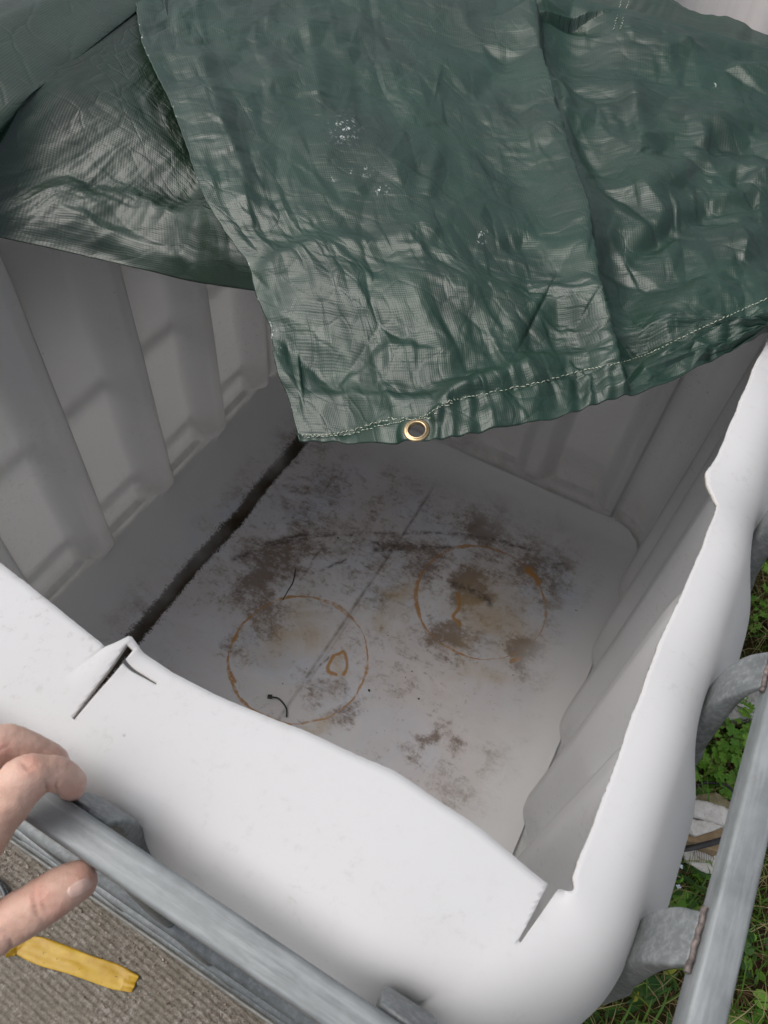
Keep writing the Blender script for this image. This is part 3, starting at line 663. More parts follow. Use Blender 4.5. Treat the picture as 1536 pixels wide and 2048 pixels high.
def build_tarp():
    tarp = thing('tarpaulin', 'crumpled green woven tarpaulin with brass eyelet, draped over the back of the tank', 'tarpaulin', (-.3, 1.188, 1.14))
    inv = Matrix.Translation((.3, -1.188, -1.14))
    ZT = 1.55
    H = lambda px, py, z: at(px, py, ZT - z)
    # front sheet -----------------------------------------------------
    hem = np.array([H(599, 885, .52), H(708, 887, .505), H(775, 890, .49), H(844, 886, .478), H(917, 877, .47), H(1000, 860, .465), H(1099, 842, .46), H(1177, 817, .457), H(1245, 799, .45), H(1300, 780, .448), H(1400, 733, .445), H(1536, 667, .443), H(1640, 612, .445), H(1760, 548, .46)])
    lef = np.array([H(599, 885, .52), H(578, 800, .507), H(553, 740, .495), H(540, 660, .487), H(512, 590, .478), H(497, 530, .465), H(470, 490, .458), H(435, 440, .45), H(404, 385, .44), H(372, 290, .43), H(340, 205, .425), H(305, 130, .42), H(283, 80, .418), H(270, 0, .413), H(255, -100, .408)])
    nu, nv = 640, 400
    B = resample(hem, nu); L = resample(lef, nv)
    TL = L[-1]; top = np.array([TL, (-.72, 1.165, 1.148), (-.45, 1.182, 1.150), (-.2, 1.186, 1.149), (.0, 1.190, 1.151), (.14, 1.19, 1.149), (.24, 1.18, 1.13), (.30, 1.18, 1.10)])
    Tp = resample(top, nu); Rr = resample(np.array([B[-1], (.30, .75, 1.10), (.30, .95, 1.10), Tp[-1]]), nv)
    S = coons(B, Tp, L, Rr)
    px, py = proj(S); X, Y = S[..., 0], S[..., 1]
    uu = np.linspace(0, 1, nu)[None, :] * 1.25 + 0 * X; vv = np.linspace(0, 1, nv)[:, None] * .85 + 0 * X
    dz = np.zeros_like(X)
    # sag of the cloth between the rear rail and the hem
    v = np.linspace(0, 1, nv)[:, None]; u = np.linspace(0, 1, nu)[None, :]
    dz -= .030 * np.sin(np.pi * v) ** 1.2 * np.clip(np.sin(np.pi * np.clip(u * 1.15, 0, 1)), 0, 1)
    # long pleat: the left-hand cloth stands above a recess on its right
    C, ct = pdist(px, py, [(1068, 20), (1085, 90), (1108, 170), (1135, 250), (1165, 350), (1182, 400), (1194, 470), (1206, 560), (1225, 640), (1240, 720), (1245, 800)])
    w = 1 - .6 * sstep(.75, 1, ct)
    on = (py > 20)
    dz += on * w * np.where(C < 0, .020 * np.exp(-(C / 55) ** 2), .020 * np.exp(-(C / 12) ** 2) - .018 * np.exp(-((C - 70) / 60) ** 2))
    def fold(poly, A, wl, wr):
        nonlocal dz
        D, t = pdist(px, py, poly); e = np.sin(np.pi * np.clip(t, .0, 1)) ** .35
        dz = dz + A * e * np.exp(-(D / np.where(D < 0, wl, wr)) ** 2)
    # the roll above the hem whose near side turns towards the viewer
    fold([(520, 640), (590, 600), (640, 575), (700, 590), (760, 600), (830, 585), (880, 575), (950, 575), (1010, 590), (1070, 620)], .016, 60, 90)
    fold([(600, 735), (700, 725), (800, 745), (860, 760), (900, 740), (1000, 690)], -.012, 60, 40)
    fold([(600, 800), (700, 780), (800, 800), (860, 790), (900, 770), (1000, 745), (1100, 700), (1180, 690)], .007, 30, 22)
    fold([(870, 850), (880, 815), (905, 785), (960, 770)], .006, 14, 14)
    fold([(1060, 630), (1120, 560), (1180, 600)], .006, 30, 30)
    fold([(1000, 430), (1060, 420), (1120, 460), (1185, 470)], .007, 20, 34)
    fold([(760, 640), (700, 700), (680, 760)], .004, 20, 20)
    fold([(520, 560), (570, 520), (640, 480), (760, 460), (880, 420)], .008, 30, 30)
    fold([(1290, 640), (1360, 560), (1440, 520), (1500, 420), (1536, 380)], .012, 45, 45)
    fold([(1290, 460), (1370, 400), (1440, 380), (1536, 375)], -.012, 30, 20)
    fold([(1290, 340), (1380, 300), (1430, 230), (1500, 200)], .009, 30, 30)
    fold([(1210, 180), (1290, 180), (1330, 260)], .006, 22, 22)
    fold([(1270, 130), (1285, 200), (1300, 260)], .008, 14, 18)
    fold([(1130, 90), (1140, 150), (1145, 200), (1200, 290)], .007, 12, 16)
    fold([(600, -40), (632, 90), (650, 230)], .0025, 14, 22); fold([(690, -40), (716, 110), (735, 260)], -.0022, 16, 24)
    fold([(800, 120), (860, 220), (790, 330)], .004, 30, 30); fold([(880, 130), (960, 150), (1060, 60)], -.005, 20, 26)
    fold([(860, 360), (870, 300), (890, 230)], .005, 18, 18); fold([(400, 100), (450, 200), (470, 300)], .005, 26, 26)
    fold([(500, 450), (480, 350), (440, 250), (380, 60)], .006, 20, 40)
    # crumple
    rt = sstep(-10, 40, C)            # the right-hand part is more crushed
    ga = sstep(-.35, .35, pn(uu * 4, vv * 4, 8)); gb = sstep(-.3, .3, pn(uu * 7 + 3, vv * 7, 9))
    dz += crumple(uu, vv, .09, .08, .0042, 1) * (.8 + .8 * rt) + crumple(uu, vv, .045, .040, .0024, 2) * (.7 + .8 * rt)
    dz += crumple(uu, vv, .016, .050, .0011, 21) * (.2 + .8 * gb) + crumple(uu, vv, .022, .020, .0010, 3) * (.25 + .7 * ga + .4 * rt)
    dz += crumple(uu, vv, .030, .009, .0006, 4) * (.25 + .8 * gb)
    # fine wrinkles running with the hem
    gate = sstep(-.25, .4, fbm(uu * 6, vv * 8, 3, 30)); dz += .0002 * ridge(uu * 8 + pn(uu * 5, vv * 5, 3) * .4, vv * 85, 3, 31) * gate
    edge = np.minimum(1, np.minimum(v / .02, 1)) ; dz *= (.25 + .75 * edge) * (.4 + .6 * np.minimum(1, u / .02)) * (1 - .8 * sstep(.93, 1.0, v))
    # hem: a doubled strip a little proud, with a puckered edge
    ca = at; st = [(604, 872), (682, 867), (771, 841), (800, 838), (830, 841), (875, 818), (896, 805), (969, 789), (1073, 768), (1167, 742), (1240, 727), (1300, 707), (1380, 668), (1460, 632), (1536, 598), (1650, 545)]
    D, _ = pdist(px, py, st[::-1]);  hemz = D        # positive above? sign fixed below
    below = py > np.interp(px, [a for a, b in st], [b for a, b in st])
    dz += np.where(below, .0016, 0) + .0012 * np.exp(-(D / 6) ** 2) * -1
    dz += .0012 * np.sin(px * .12 + 3 * np.sin(px * .021)) * below
    # let the raw left edge and bottom corner lift and wander slightly
    S = S.copy(); S[..., 2] += dz; S[..., 0] += .0015 * pn(vv * 60, uu * 0, 44) * (u < .004) 
    # rear apron: over the back rail and on behind
    na = 150; last = S[-1].copy(); dirn = S[-1] - S[-4]; dirn /= np.linalg.norm(dirn, axis=1)[:, None]
    A = []
    xs_ = last[:, 0]; wdt = np.interp(xs_, [-1., -.45, -.25, -.16, -.08, .02, .15, .3], [.34, .26, .23, .195, .165, .15, .14, .13]) + .012 * pn(xs_ * 9, xs_ * 0)
    for i in range(1, na + 1):
        s = i / na * wdt; zz = -.004 - .02 * sstep(0, .06, s) - .10 * s - .10 * np.maximum(s - .2, 0) + .006 * pn(xs_ * 22 + s * 2, s * 3, 50) * sstep(0, .05, s) + .002 * pn(xs_ * 70 + s * 9, s * 6, 51)
        q = last.copy(); q[:, 1] += s; q[:, 2] += zz - .10 * sstep(.1, .2, xs_) * sstep(0, .1, s); A.append(q)
    A = np.array(A); S2 = np.concatenate([S, A]); 
    U2 = np.concatenate([np.stack([uu, vv], -1), np.stack([np.repeat(uu[:1], na, 0), .85 + np.arange(1, na + 1)[:, None] / na * wdt[None]], -1)])
    F = grid_faces(nu, nv + na)
    # eyelet hole
    px, py = proj(S2); g = np.unravel_index(np.argmin((px - 835) ** 2 + (py - 860) ** 2), px.shape); gc = S2[g].copy()
    e1 = S2[g[0], g[1] + 6] - S2[g[0], g[1] - 6]; e1 /= np.linalg.norm(e1); e2 = S2[g[0] + 5, g[1]] - S2[g[0] - 5, g[1]]; nn = np.cross(e1, e2); nn /= np.linalg.norm(nn); nn *= np.sign(nn[2])
    # flatten round the eyelet
    dd = S2 - gc; h = dd @ nn; lat = np.linalg.norm(dd - h[..., None] * nn, axis=-1); k = (1 - sstep(.011, .019, lat)) * (np.abs(h) < .02)
    S2 = S2 - (h * k)[..., None] * nn
    fc = S2.reshape(-1, 3)[F].mean(1) - gc; keep = np.linalg.norm(fc, axis=1) > .0082
    me = mesh_np('front_sheet', S2, F[keep], U2)
    sc = np.zeros_like(px)
    for a, b, r, s in ((690, 260, 20, 1.), (735, 343, 9, .8), (668, 355, 6, .9), (700, 345, 5, .9), (765, 380, 10, 1.), (962, 480, 7, 1.3), (968, 470, 8, 1.3), (532, 655, 12, 1.1), (546, 668, 9, 1.1), (556, 700, 5, 1.), (611, 730, 5, 1.1), (1432, 170, 5, 1.1), (1435, 200, 5, 1.1)):
        sc = np.maximum(sc, s * np.exp(-((px - a) ** 2 + (py - b) ** 2) / r ** 2))
    edge_w = np.exp(-(np.arange(nu)[None, :] / 1.2) ** 2) * sstep(.35, .6, pn(np.arange(nv + na)[:, None] / 7., np.zeros((nv + na, 1)), 3) + .25)
    attr(me, 'scuff', np.maximum(sc, edge_w))
    o = obj('front_sheet', me, M_TARP, tarp); o.matrix_parent_inverse = inv
    md = o.modifiers.new('thick', 'SOLIDIFY'); md.thickness = .0007; md.offset = 0
    # brass eyelet
    brass = mat_simple('tarnished_brass', (.30, .22, .12), (.46, .36, .22), 160, .32, .15, .0005, 1.)
    V = []; prof = [(.0066, -.0016), (.0066, .0006), (.0072, .0016), (.0082, .0021), (.0090, .0014), (.0096, .0012), (.0110, .0012), (.0114, .0004), (.0108, -.0004), (.0090, -.0005), (.0080, -.0016)]
    n = 48; e1 = Vector(e1); nv_ = Vector(nn); e2 = nv_.cross(e1)
    for i in range(n):
        a = 2 * math.pi * i / n
        for r, z in prof: V.append(Vector(gc) + (e1 * math.cos(a) + e2 * math.sin(a)) * r + nv_ * z)
    k = len(prof); F = [(i * k + j, ((i + 1) % n) * k + j, ((i + 1) % n) * k + (j + 1) % k, i * k + (j + 1) % k) for i in range(n) for j in range(k)]
    o = obj('eyelet', mesh_np('eyelet', [tuple(v) for v in V], F), brass, tarp); o.matrix_parent_inverse = inv; tag(o, 'round brass eyelet set in the hem')
    # stitching: one short thread per stitch
    thr = mat_simple('pale_thread', (.42, .46, .36), (.60, .62, .5), 400, .8)
    def stitches(poly, n, name, r=.00042):
        P = smooth_path(poly, n * 2 + 1); fl = S2.reshape(-1, 3); fx, fy = px.ravel(), py.ravel(); parts = []
        W = []
        sub = np.where((fy > 520) | (fy < 130))[0] if True else None
        for a, b in P:
            j = sub[np.argmin((fx[sub] - a) ** 2 + (fy[sub] - b) ** 2)]; W.append(fl[j] + np.array([0, -.0002, .0009]))
        for i in range(n):
            a, b = W[2 * i], W[2 * i] + (W[2 * i + 1] - W[2 * i]) * 1.35; d = b - a; L_ = np.linalg.norm(d)
            if L_ < 1e-5: continue
            d = d / L_; s = np.cross(d, [0, 0, 1]); s /= np.linalg.norm(s); q = np.cross(s, d); vv_ = []
            for e, rr in ((a, r * .5), ((a + b) / 2 + q * r, r), (b, r * .5)):
                for kk in range(5): vv_.append(e + (s * math.cos(kk * 1.2566) + q * math.sin(kk * 1.2566)) * rr)
            ff = [(m * 5 + kk, m * 5 + (kk + 1) % 5, (m + 1) * 5 + (kk + 1) % 5, (m + 1) * 5 + kk) for m in range(2) for kk in range(5)]
            parts.append((np.array(vv_), np.array(ff)))
        V, F = join_np(parts); o = obj(name, mesh_np(name, V, F), thr, tarp); o.matrix_parent_inverse = inv; o['kind'] = 'stuff'
    stitches(st, 150, 'hem_stitching')
    stitches([(615, 876), (690, 871), (760, 853), (800, 846), (850, 838), (880, 822), (905, 806)], 50, 'hem_stitching')
    stitches([(1247, -25), (1238, 20), (1226, 62)], 16, 'seam_stitching'); stitches([(1268, -25), (1252, 20), (1240, 62)], 16, 'seam_stitching')
    # left sheet ------------------------------------------------------
    nu, nv = 330, 360
    bot = np.array([(-.97, .38, 1.135), H(-260, 425, .45), H(-120, 445, .485), H(0, 474, .515), H(100, 495, .525), H(210, 520, .53), H(300, 543, .53), H(400, 568, .525), H(511, 583, .50), H(560, 592, .50)])
    rt_ = np.array([H(560, 592, .50), H(545, 540, .48), H(515, 480, .472), H(470, 420, .47), H(440, 340, .472), H(400, 240, .452), H(370, 150, .436), H(340, 60, .424), H(320, -20, .414), H(300, -110, .406)])
    top = np.array([(-.97, 1.20, 1.135), (-.87, 1.19, 1.150), (-.83, 1.185, 1.150), rt_[-1]])
    B = resample(bot, nu); R2 = resample(rt_, nv); T2 = resample(top, nu)
    L2 = resample(np.array([B[0], (-.97, .7, 1.135), (-.97, .95, 1.135), T2[0]]), nv)
    S = coons(B, T2, L2, R2); X, Y = S[..., 0], S[..., 1]; px, py = proj(S)
    u = np.linspace(0, 1, nu)[None, :]; v = np.linspace(0, 1, nv)[:, None]; uu = u * .55 + 0 * X; vv = v * .8 + 0 * X
    dz = -.002 * np.sin(np.pi * v) * np.sin(np.pi * u)
    # long drape folds running from upper left down towards the torn edge
    cc = uu * math.cos(R_(-28)) + vv * math.sin(R_(-28)); al = -uu * math.sin(R_(-28)) + vv * math.cos(R_(-28))
    wob = .03 * pn(uu * 5, vv * 5, 60); dz += .010 * pn((cc + wob) * 13, al * 3, 61) + .004 * ridge((cc + wob) * 24, al * 4, 2, 62) * .6
    dz += .0012 * ridge((cc + wob) * 110, al * 9, 3, 63) * sstep(-.2, .5, pn(uu * 7, vv * 7, 64))
    dz += crumple(uu, vv, .06, .05, .0028, 11) + crumple(uu, vv, .025, .018, .0010, 12) + crumple(uu, vv, .013, .008, .0004, 13)
    # front edge rolls under
    dz += .024 * np.exp(-((v - .115) / .07) ** 2) * (u > .02) * (.7 + .4 * pn(uu * 9, vv * 0, 66)) - .004
    dz = dz * (.12 + .88 * sstep(-.77, -.66, X)) + .004 * (1 - sstep(-.76, -.68, X)); dz = dz * np.minimum(1, (v + .004) / .03) * np.minimum(1, u / .05) * (1 - .5 * sstep(.9, 1, v))
    S = S.copy(); S[..., 2] += dz
    tent = 1.150 - .085 * (1 - sstep(.0, .28, v)) * sstep(-.86, -.78, X) - .29 * np.sqrt(np.maximum(np.abs(X + .872) - .012, 0) ** 2 + .0001) + .002 + .4 * dz; kk = .012; hh = np.clip(.5 + .5 * (tent - S[..., 2]) / kk, 0, 1); S[..., 2] = S[..., 2] * (1 - hh) + tent * hh + kk * hh * (1 - hh)
    # outside drop over the left rail
    nd = 60; first = S[:, :1]; drop = []
    for i in range(nd, 0, -1):
        s = i / nd * .30; q = first.copy(); q[..., 0] -= .012 * sstep(0, .04, s) + .02 * s + .006 * pn(q[..., 1] * 14, s * 4 + 0 * q[..., 1], 70); q[..., 2] -= s; drop.append(q)
    S = np.concatenate(drop + [S], 1); uD = np.concatenate([np.stack([-np.arange(nd, 0, -1)[None, :] / nd * .3 + 0 * vv[:, :1], np.repeat(vv[:, :1], nd, 1)], -1), np.stack([uu, vv], -1)], 1)
    me = mesh_np('torn_sheet', S, grid_faces(nu + nd, nv), uD); attr(me, 'scuff', .9 * np.exp(-((np.arange((nu + nd) * nv) % (nu + nd) - (nu + nd - 1)) / 1.2) ** 2) * (rng.random((nu + nd) * nv) > .5))
    o = obj('torn_sheet', me, M_TARPL, tarp); o.matrix_parent_inverse = inv; tag(o, 'darker torn piece of the tarpaulin beyond the slit')
    md = o.modifiers.new('thick', 'SOLIDIFY'); md.thickness = .0007; md.offset = 0
build_tarp()

# ------------------------------------------------------------------ hand
def _ball():
    V = []; n, k = 20, 12
    for j in range(k + 1):
        for i in range(n):
            a, b = 2 * math.pi * i / n, math.pi * j / k; V.append((math.sin(b) * math.cos(a), math.sin(b) * math.sin(a), math.cos(b)))
    return np.array(V), grid_faces(n, k + 1, True)
BALL = _ball()
def ball(acc, c, r): acc.append((BALL[0] * r + np.array(c), BALL[1]))
def capsule_chain(acc, pts):
    """round cones between successive (vector, radius) joints"""
    for (a, ra), (b, rb) in zip(pts, pts[1:]):
        a, b = np.array(a, float), np.array(b, float); L = np.linalg.norm(b - a); k = max(1, int(L / (.0012 if min(ra, rb) < .014 else .004)))
        for i in range(k): f = i / k; ball(acc, a + (b - a) * f, ra + (rb - ra) * f)
    ball(acc, np.array(pts[-1][0]), pts[-1][1])
def dense(pts, k=5):
    """subdivide a chain of (px,py,depth,r) or (x,y,z,r)"""
    q = smooth_path([(*p, r) for p, r in pts], (len(pts) - 1) * k + 1); return [(Vector(x[:3]), float(x[3])) for x in q]
def build_hand():
    person = thing('person', "person's bare left hand gripping the front rail of the cage", 'person', tuple(atd(-420, 1900, .40)))
    inv = Matrix.Translation(-person.location)
    W = lambda px, py, d, r: (tuple(atd(px, py, d)), r)
    wrist = W(-430, 1880, .395, .026)
    elbow = np.array(wrist[0]) + np.array([-.10, -.22, -.06]); 
    bm = []
    idx = [W(-95, 1765, .368, .0125), W(-20, 1650, .362, .0120), W(47, 1565, .362, .0112), W(80, 1549, .366, .0094), W(118, 1550, .374, .0086), W(140, 1564, .384, .0079), W(143, 1577, .396, .0068)]
    mid = [W(-150, 1690, .380, .0125), W(-85, 1575, .380, .0118), W(-8, 1497, .385, .0112), W(35, 1493, .390, .0096), W(86, 1512, .399, .0090), W(110, 1532, .408, .0082), W(116, 1548, .418, .0070)]
    rin = [W(-215, 1660, .385, .012), W(-150, 1550, .382, .0112), W(-62, 1478, .385, .0105), W(-20, 1480, .393, .0092), W(28, 1500, .402, .0082), W(44, 1522, .412, .0072)]
    pin = [W(-270, 1640, .400, .0110), W(-215, 1550, .398, .0098), W(-145, 1470, .400, .0090), W(-105, 1470, .408, .0080), W(-60, 1492, .418, .0072), W(-48, 1510, .428, .0062)]
    thb = [W(-330, 1960, .398, .019), W(-190, 1945, .388, .0165), W(-70, 1893, .378, .0128), W(5, 1852, .377, .0122), W(72, 1812, .377, .0119), W(112, 1787, .379, .0115), W(144, 1767, .382, .0107), W(157, 1760, .384, .0096)]
    for ch in (idx, mid, rin, pin, thb): capsule_chain(bm, dense(ch, 4))
    for ch, r in ((idx, .015), (mid, .0155), (rin, .015), (pin, .0135)):
        capsule_chain(bm, dense([ch[0], (tuple((np.array(ch[0][0]) + np.array(wrist[0])) / 2), r + .003), (wrist[0], .020)], 4))
    capsule_chain(bm, [(thb[1][0], .0165), (idx[0][0], .0115)]); capsule_chain(bm, [(thb[0][0], .019), (mid[0][0], .013)])
    capsule_chain(bm, [(wrist[0], .026), (tuple(np.array(wrist[0]) + (elbow - np.array(wrist[0])) * .35), .027), (tuple(elbow), .034)])
    # knuckle bumps
    for p, r in ((idx[2], .0116), (mid[2], .0116), (rin[2], .0108)):
        c = Vector(p[0]) + Vector(RC @ np.array([-.0005, -.0012, -.001])); ball(bm, c, r)
    V, F = join_np(bm); me = mesh_np('hand', V, F)
    o = obj('hand', me, M_SKIN)
    r = o.modifiers.new('r', 'REMESH'); r.mode = 'VOXEL'; r.voxel_size = .0012; r.use_smooth_shade = True
    s = o.modifiers.new('s', 'SMOOTH'); s.iterations = 9; s.factor = .5
    apply_mods(o); me = o.data
    n = len(me.vertices); co = np.empty(n * 3); me.vertices.foreach_get('co', co); co = co.reshape(-1, 3)
    no = np.empty(n * 3); me.vertices.foreach_get('normal', no); no = no.reshape(-1, 3)
    px, py = proj(co); dep = (co - CAM) @ RC[:, 2]
    toward = -(no @ RC[:, 2])
    disp = np.zeros(n)
    def crease(poly, A, w, lo=0.0):
        nonlocal disp
        D, t = pdist(px, py, poly); disp -= 1.7 * A * np.exp(-(D / w) ** 2) * np.sin(np.pi * np.clip(t, .03, .97)) ** .5 * (toward > .05)
    crease([(70, 1772), (66, 1792), (72, 1822), (84, 1838)], .0013, 3.5)
    crease([(84, 1775), (82, 1795), (90, 1818), (100, 1826)], .0006, 4)
    crease([(93, 1592), (97, 1578), (92, 1562)], .0010, 4)
    crease([(40, 1522), (52, 1530), (60, 1524)], .0005, 3); crease([(45, 1532), (58, 1540), (68, 1532)], .0005, 3)
    crease([(-20, 1492), (0, 1500), (18, 1490)], .0004, 3); crease([(30, 1690), (45, 1640), (60, 1615)], .0004, 5)
    crease([(118, 1590), (112, 1575), (118, 1560)], .0007, 3)
    crease([(0, 1860), (20, 1880), (26, 1900)], .0006, 5); crease([(20, 1800), (30, 1830), (48, 1850)], .0004, 5)
    disp += .00025 * pn(px / 14, py / 14, 5) + .0006 * pn(px / 40, py / 40, 6)
    co = co + no * disp[:, None]; me.vertices.foreach_set('co', co.ravel())
    fl = np.zeros(n)
    for a, b, r in ((150, 1585, 30), (175, 1765, 34), (95, 1600, 26), (60, 1530, 22), (120, 1830, 30), (80, 1790, 26), (5, 1500, 24)): fl = np.maximum(fl, np.exp(-((px - a) ** 2 + (py - b) ** 2) / r ** 2))
    attr(me, 'flush', fl); me.polygons.foreach_set('use_smooth', np.ones(len(me.polygons), bool)); me.update()
    o.parent = person; o.matrix_parent_inverse = inv
    # thumb nail: a curved plate lying on the skin
    P = []; na, nb = 15, 11
    ax = np.array([62., -38.]); ax /= np.linalg.norm(ax); sd_ = np.array([-ax[1], ax[0]]); cen = np.array([160, 1776.])
    from mathutils.bvhtree import BVHTree
    bv = BVHTree.FromPolygons([tuple(c) for c in co], [tuple(p.vertices) for p in me.polygons])
    for j in range(nb):
        for i in range(na):
            s = i / (na - 1) * 2 - 1; t = j / (nb - 1) * 2 - 1
            k = math.sqrt(max(0, 1 - abs(t) ** 3.2)) ; a = s * 27 * k; b = t * 15
            q = cen + ax * a + sd_ * b; d = Vector(RC @ np.array([q[0] - CX, q[1] - CY, FOC])).normalized()
            h = bv.ray_cast(Vector(CAM), d); loc = h[0] if h[0] else Vector(atd(q[0], q[1], .375)); lift = .0006 if (abs(s) < .9 and abs(t) < .9) else .0001
            P.append(tuple(loc - d * lift))
    nail = mat_simple('nail', (.63, .41, .34), (.68, .47, .40), 60, .28, .05, .0005)
    no_ = obj('thumb_nail', mesh_np('thumb_nail', P, grid_faces(na, nb)), nail, o); no_.matrix_parent_inverse = Matrix.Identity(4)
    # sleeve
    sm = mat_simple('grey_sleeve_knit', (.05, .055, .065), (.09, .095, .11), 120, .9, .5, .001)
    w0 = np.array(wrist[0]); dv = elbow - w0; pts = [tuple(w0 + dv * f) for f in np.linspace(.42, 1.6, 30)]
    prs = []
    for i in range(30):
        rr = .037 + .012 * i / 29; prs.append([(rr * (1 + .05 * math.sin(i * 1.3 + 2 * a)) * math.cos(a), rr * (1 + .05 * math.sin(i * 1.7 + 3 * a)) * math.sin(a)) for a in np.linspace(0, 2 * np.pi, 28, endpoint=False)])
    s_ = obj('sleeve', sweep(pts, prs), sm, person); s_.matrix_parent_inverse = inv
build_hand()

# ------------------------------------------------------------------ things on the ground and in the tank
def curve_tube(poly, z, r, n=30, lift=None):
    q = smooth_path([tuple(at(a, b, z)) for a, b in poly], n)
    if lift is not None: q[:, 2] += np.array([lift(i / (n - 1)) for i in range(n)])
    k = 7; pr = [(r * math.cos(2 * math.pi * i / k), r * math.sin(2 * math.pi * i / k)) for i in range(k)]
    return sweep(q, pr)
M_BLK = mat_simple('black_plastic', (.012, .012, .013), (.03, .03, .032), 60, .45, .2)
zf = FZ + .004
# cable tie with a head
tie = thing('cable_tie', 'black cable tie with square head lying on the tank floor near the sawn front edge', 'cable tie', tuple(at(540, 1395, zf)))
a = obj('strap', curve_tube([(541, 1394), (556, 1398), (566, 1408), (573, 1420), (573, 1434)], zf + .002, .0016, 24, lambda f: .006 * math.sin(3.14 * f)), M_BLK, tie); a.matrix_parent_inverse = Matrix.Translation(-tie.location)
bm = bmesh.new(); bmesh.ops.create_cube(bm, size=1, matrix=Matrix.Rotation(.5, 4, 'Z') @ Matrix.Diagonal((.009, .0065, .006, 1))); bmesh.ops.bevel(bm, geom=bm.edges[:], offset=.0008, segments=1)
mh = bpy.data.meshes.new('head'); bm.to_mesh(mh); bm.free(); h = obj('head', mh, M_BLK, tie, smooth=False); h.location = (0, 0, .004)
tag(obj('wire_offcut', curve_tube([(566, 1200), (576, 1182), (586, 1165), (591, 1140)], zf + .001, .0011, 20, lambda f: .004 * f), M_BLK), 'short black curved offcut lying across the orange ring stain', 'offcut')
tag(obj('thread_scrap', curve_tube([(1150, 1220), (1156, 1222), (1160, 1217), (1166, 1219)], FZ + .012, .0007, 16), M_BLK), 'tiny curled black thread on the right side of the tank floor', 'thread')
# crumbs of dirt (countless)
parts = []
def pebble(c, r, sd=0):
    bm = bmesh.new(); bmesh.ops.create_icosphere(bm, subdivisions=1, radius=r)
    V = np.array([v.co for v in bm.verts]); F = np.array([[v.index for v in f.verts] for f in bm.faces]); bm.free()
    V = V * rng.uniform(.6, 1.3, (len(V), 1)) * np.array([1, rng.uniform(.5, 1), rng.uniform(.4, .8)]) + np.array(c); return V, F
for i in range(170):
    px_, py_ = rng.uniform(430, 1180), rng.uniform(930, 1560); parts.append(pebble(at(px_, py_, zf), rng.choice([.0008, .0011, .0016, .0026], p=[.5, .3, .16, .04])))
for a, b in ((738, 1381), (676, 1076), (860, 1072), (1166, 1109), (613, 1338), (1140, 1104), (1176, 1240)): parts.append(pebble(at(a, b, zf), .0028))
V, F = join_np(parts); tag(obj('dirt_crumbs', mesh_np('dirt_crumbs', V, F), mat_simple('dark_grit', (.02, .015, .01), (.07, .055, .04), 200, .9), smooth=False), 'dark crumbs of dirt scattered over the tank floor', 'dirt', kind='stuff')
# yellow tape on the concrete
def build_tape():
    t = NT('yellow_tape'); v = t.coord(); a = t.noise(v, 30, 5, .6)
    c = t.ramp(a, [(.35, (.50, .29, .022)), (.65, (.62, .40, .035))]); c = t.mix(t.ramp(t.noise(v, 110, 5, .7), [(.64, 0.), (.70, .8)]), c, (.12, .08, .03))
    t.set(c, .42, t.bump(t.noise(t.coord(scale=(1, 1, 1)), 60, 4, .6), .3, .001)); t.translucent(.15, c)
    up = smooth_path([(12, 1898), (35, 1884), (75, 1873), (130, 1890), (180, 1910), (235, 1928), (262, 1942), (279, 1950)], 60)
    lo = smooth_path([(10, 1916), (30, 1911), (32, 1909), (75, 1930), (140, 1949), (220, 1977), (245, 1982), (264, 1985)], 60)
    V = []; nw = 14
    for i in range(60):
        for j in range(nw):
            f = j / (nw - 1); p = up[i] * (1 - f) + lo[i] * f
            z = .0035 + .0008 * math.sin(i * .25) + (.012 * math.sin(math.pi * f) * max(0, 1 - i / 9)) + (.004 * math.sin(f * 12) * max(0, (i - 45) / 15)); z += .0012 * float(pn(i * .13, j * .3)) + .0009 * abs(float(pn(i * .3, j * .1, 4)))
            V.append(tuple(at(p[0], p[1], z)))
    o = obj('tape_strip', mesh_np('tape_strip', V, grid_faces(nw, 60)), t.m); tag(o, 'torn strip of yellow plastic tape lying on the ribbed concrete', 'tape')
    md = o.modifiers.new('t', 'SOLIDIFY'); md.thickness = .0006
build_tape()
# grit at the foot of the pallet
parts = []
for i in range(900):
    y = -abs(rng.normal(0, .055)) + .0; x = rng.uniform(-.80, .1); parts.append(pebble((x, y + .005, .0015), rng.choice([.0010, .0016, .0026, .004], p=[.5, .33, .14, .03])))
V, F = join_np(parts); o = obj('grit', mesh_np('grit', V, F), None, smooth=False)
t = NT('mixed_grit'); c = t.ramp(t.noise(t.coord(), 170, 2, .5), [(.38, (.10, .07, .05)), (.5, (.28, .21, .16)), (.66, (.55, .48, .42))]); t.set(c, .85); o.data.materials.append(t.m)
tag(o, 'loose grit and crumbs swept against the pallet foot on the concrete', 'grit', kind='stuff')
# grey cable coil end at far left
o = thing('cable_coil', 'grey stranded cable loop on the concrete under the thumb, at the left edge', 'cable', tuple(at(-30, 1800, 0)))
for k, (dx, dr) in enumerate(((0, 0), (5, 6), (-5, 12))):
    q = []
    for i in range(40):
        a = 2 * math.pi * i / 39; q.append(tuple(at(-42 + dx + (52 + dr * .5) * math.cos(a), 1805 + (52 + dr * .5) * math.sin(a), .006 + .005 * k)))
    w = obj('strand', sweep(q, [(.0035 * math.cos(b), .0035 * math.sin(b)) for b in np.linspace(0, 6.283, 7, endpoint=False)], closed_ends=False), mat_simple('grey_cable', (.05, .055, .06), (.16, .17, .18), 150, .5), o)
    w.matrix_parent_inverse = Matrix.Translation(-o.location)

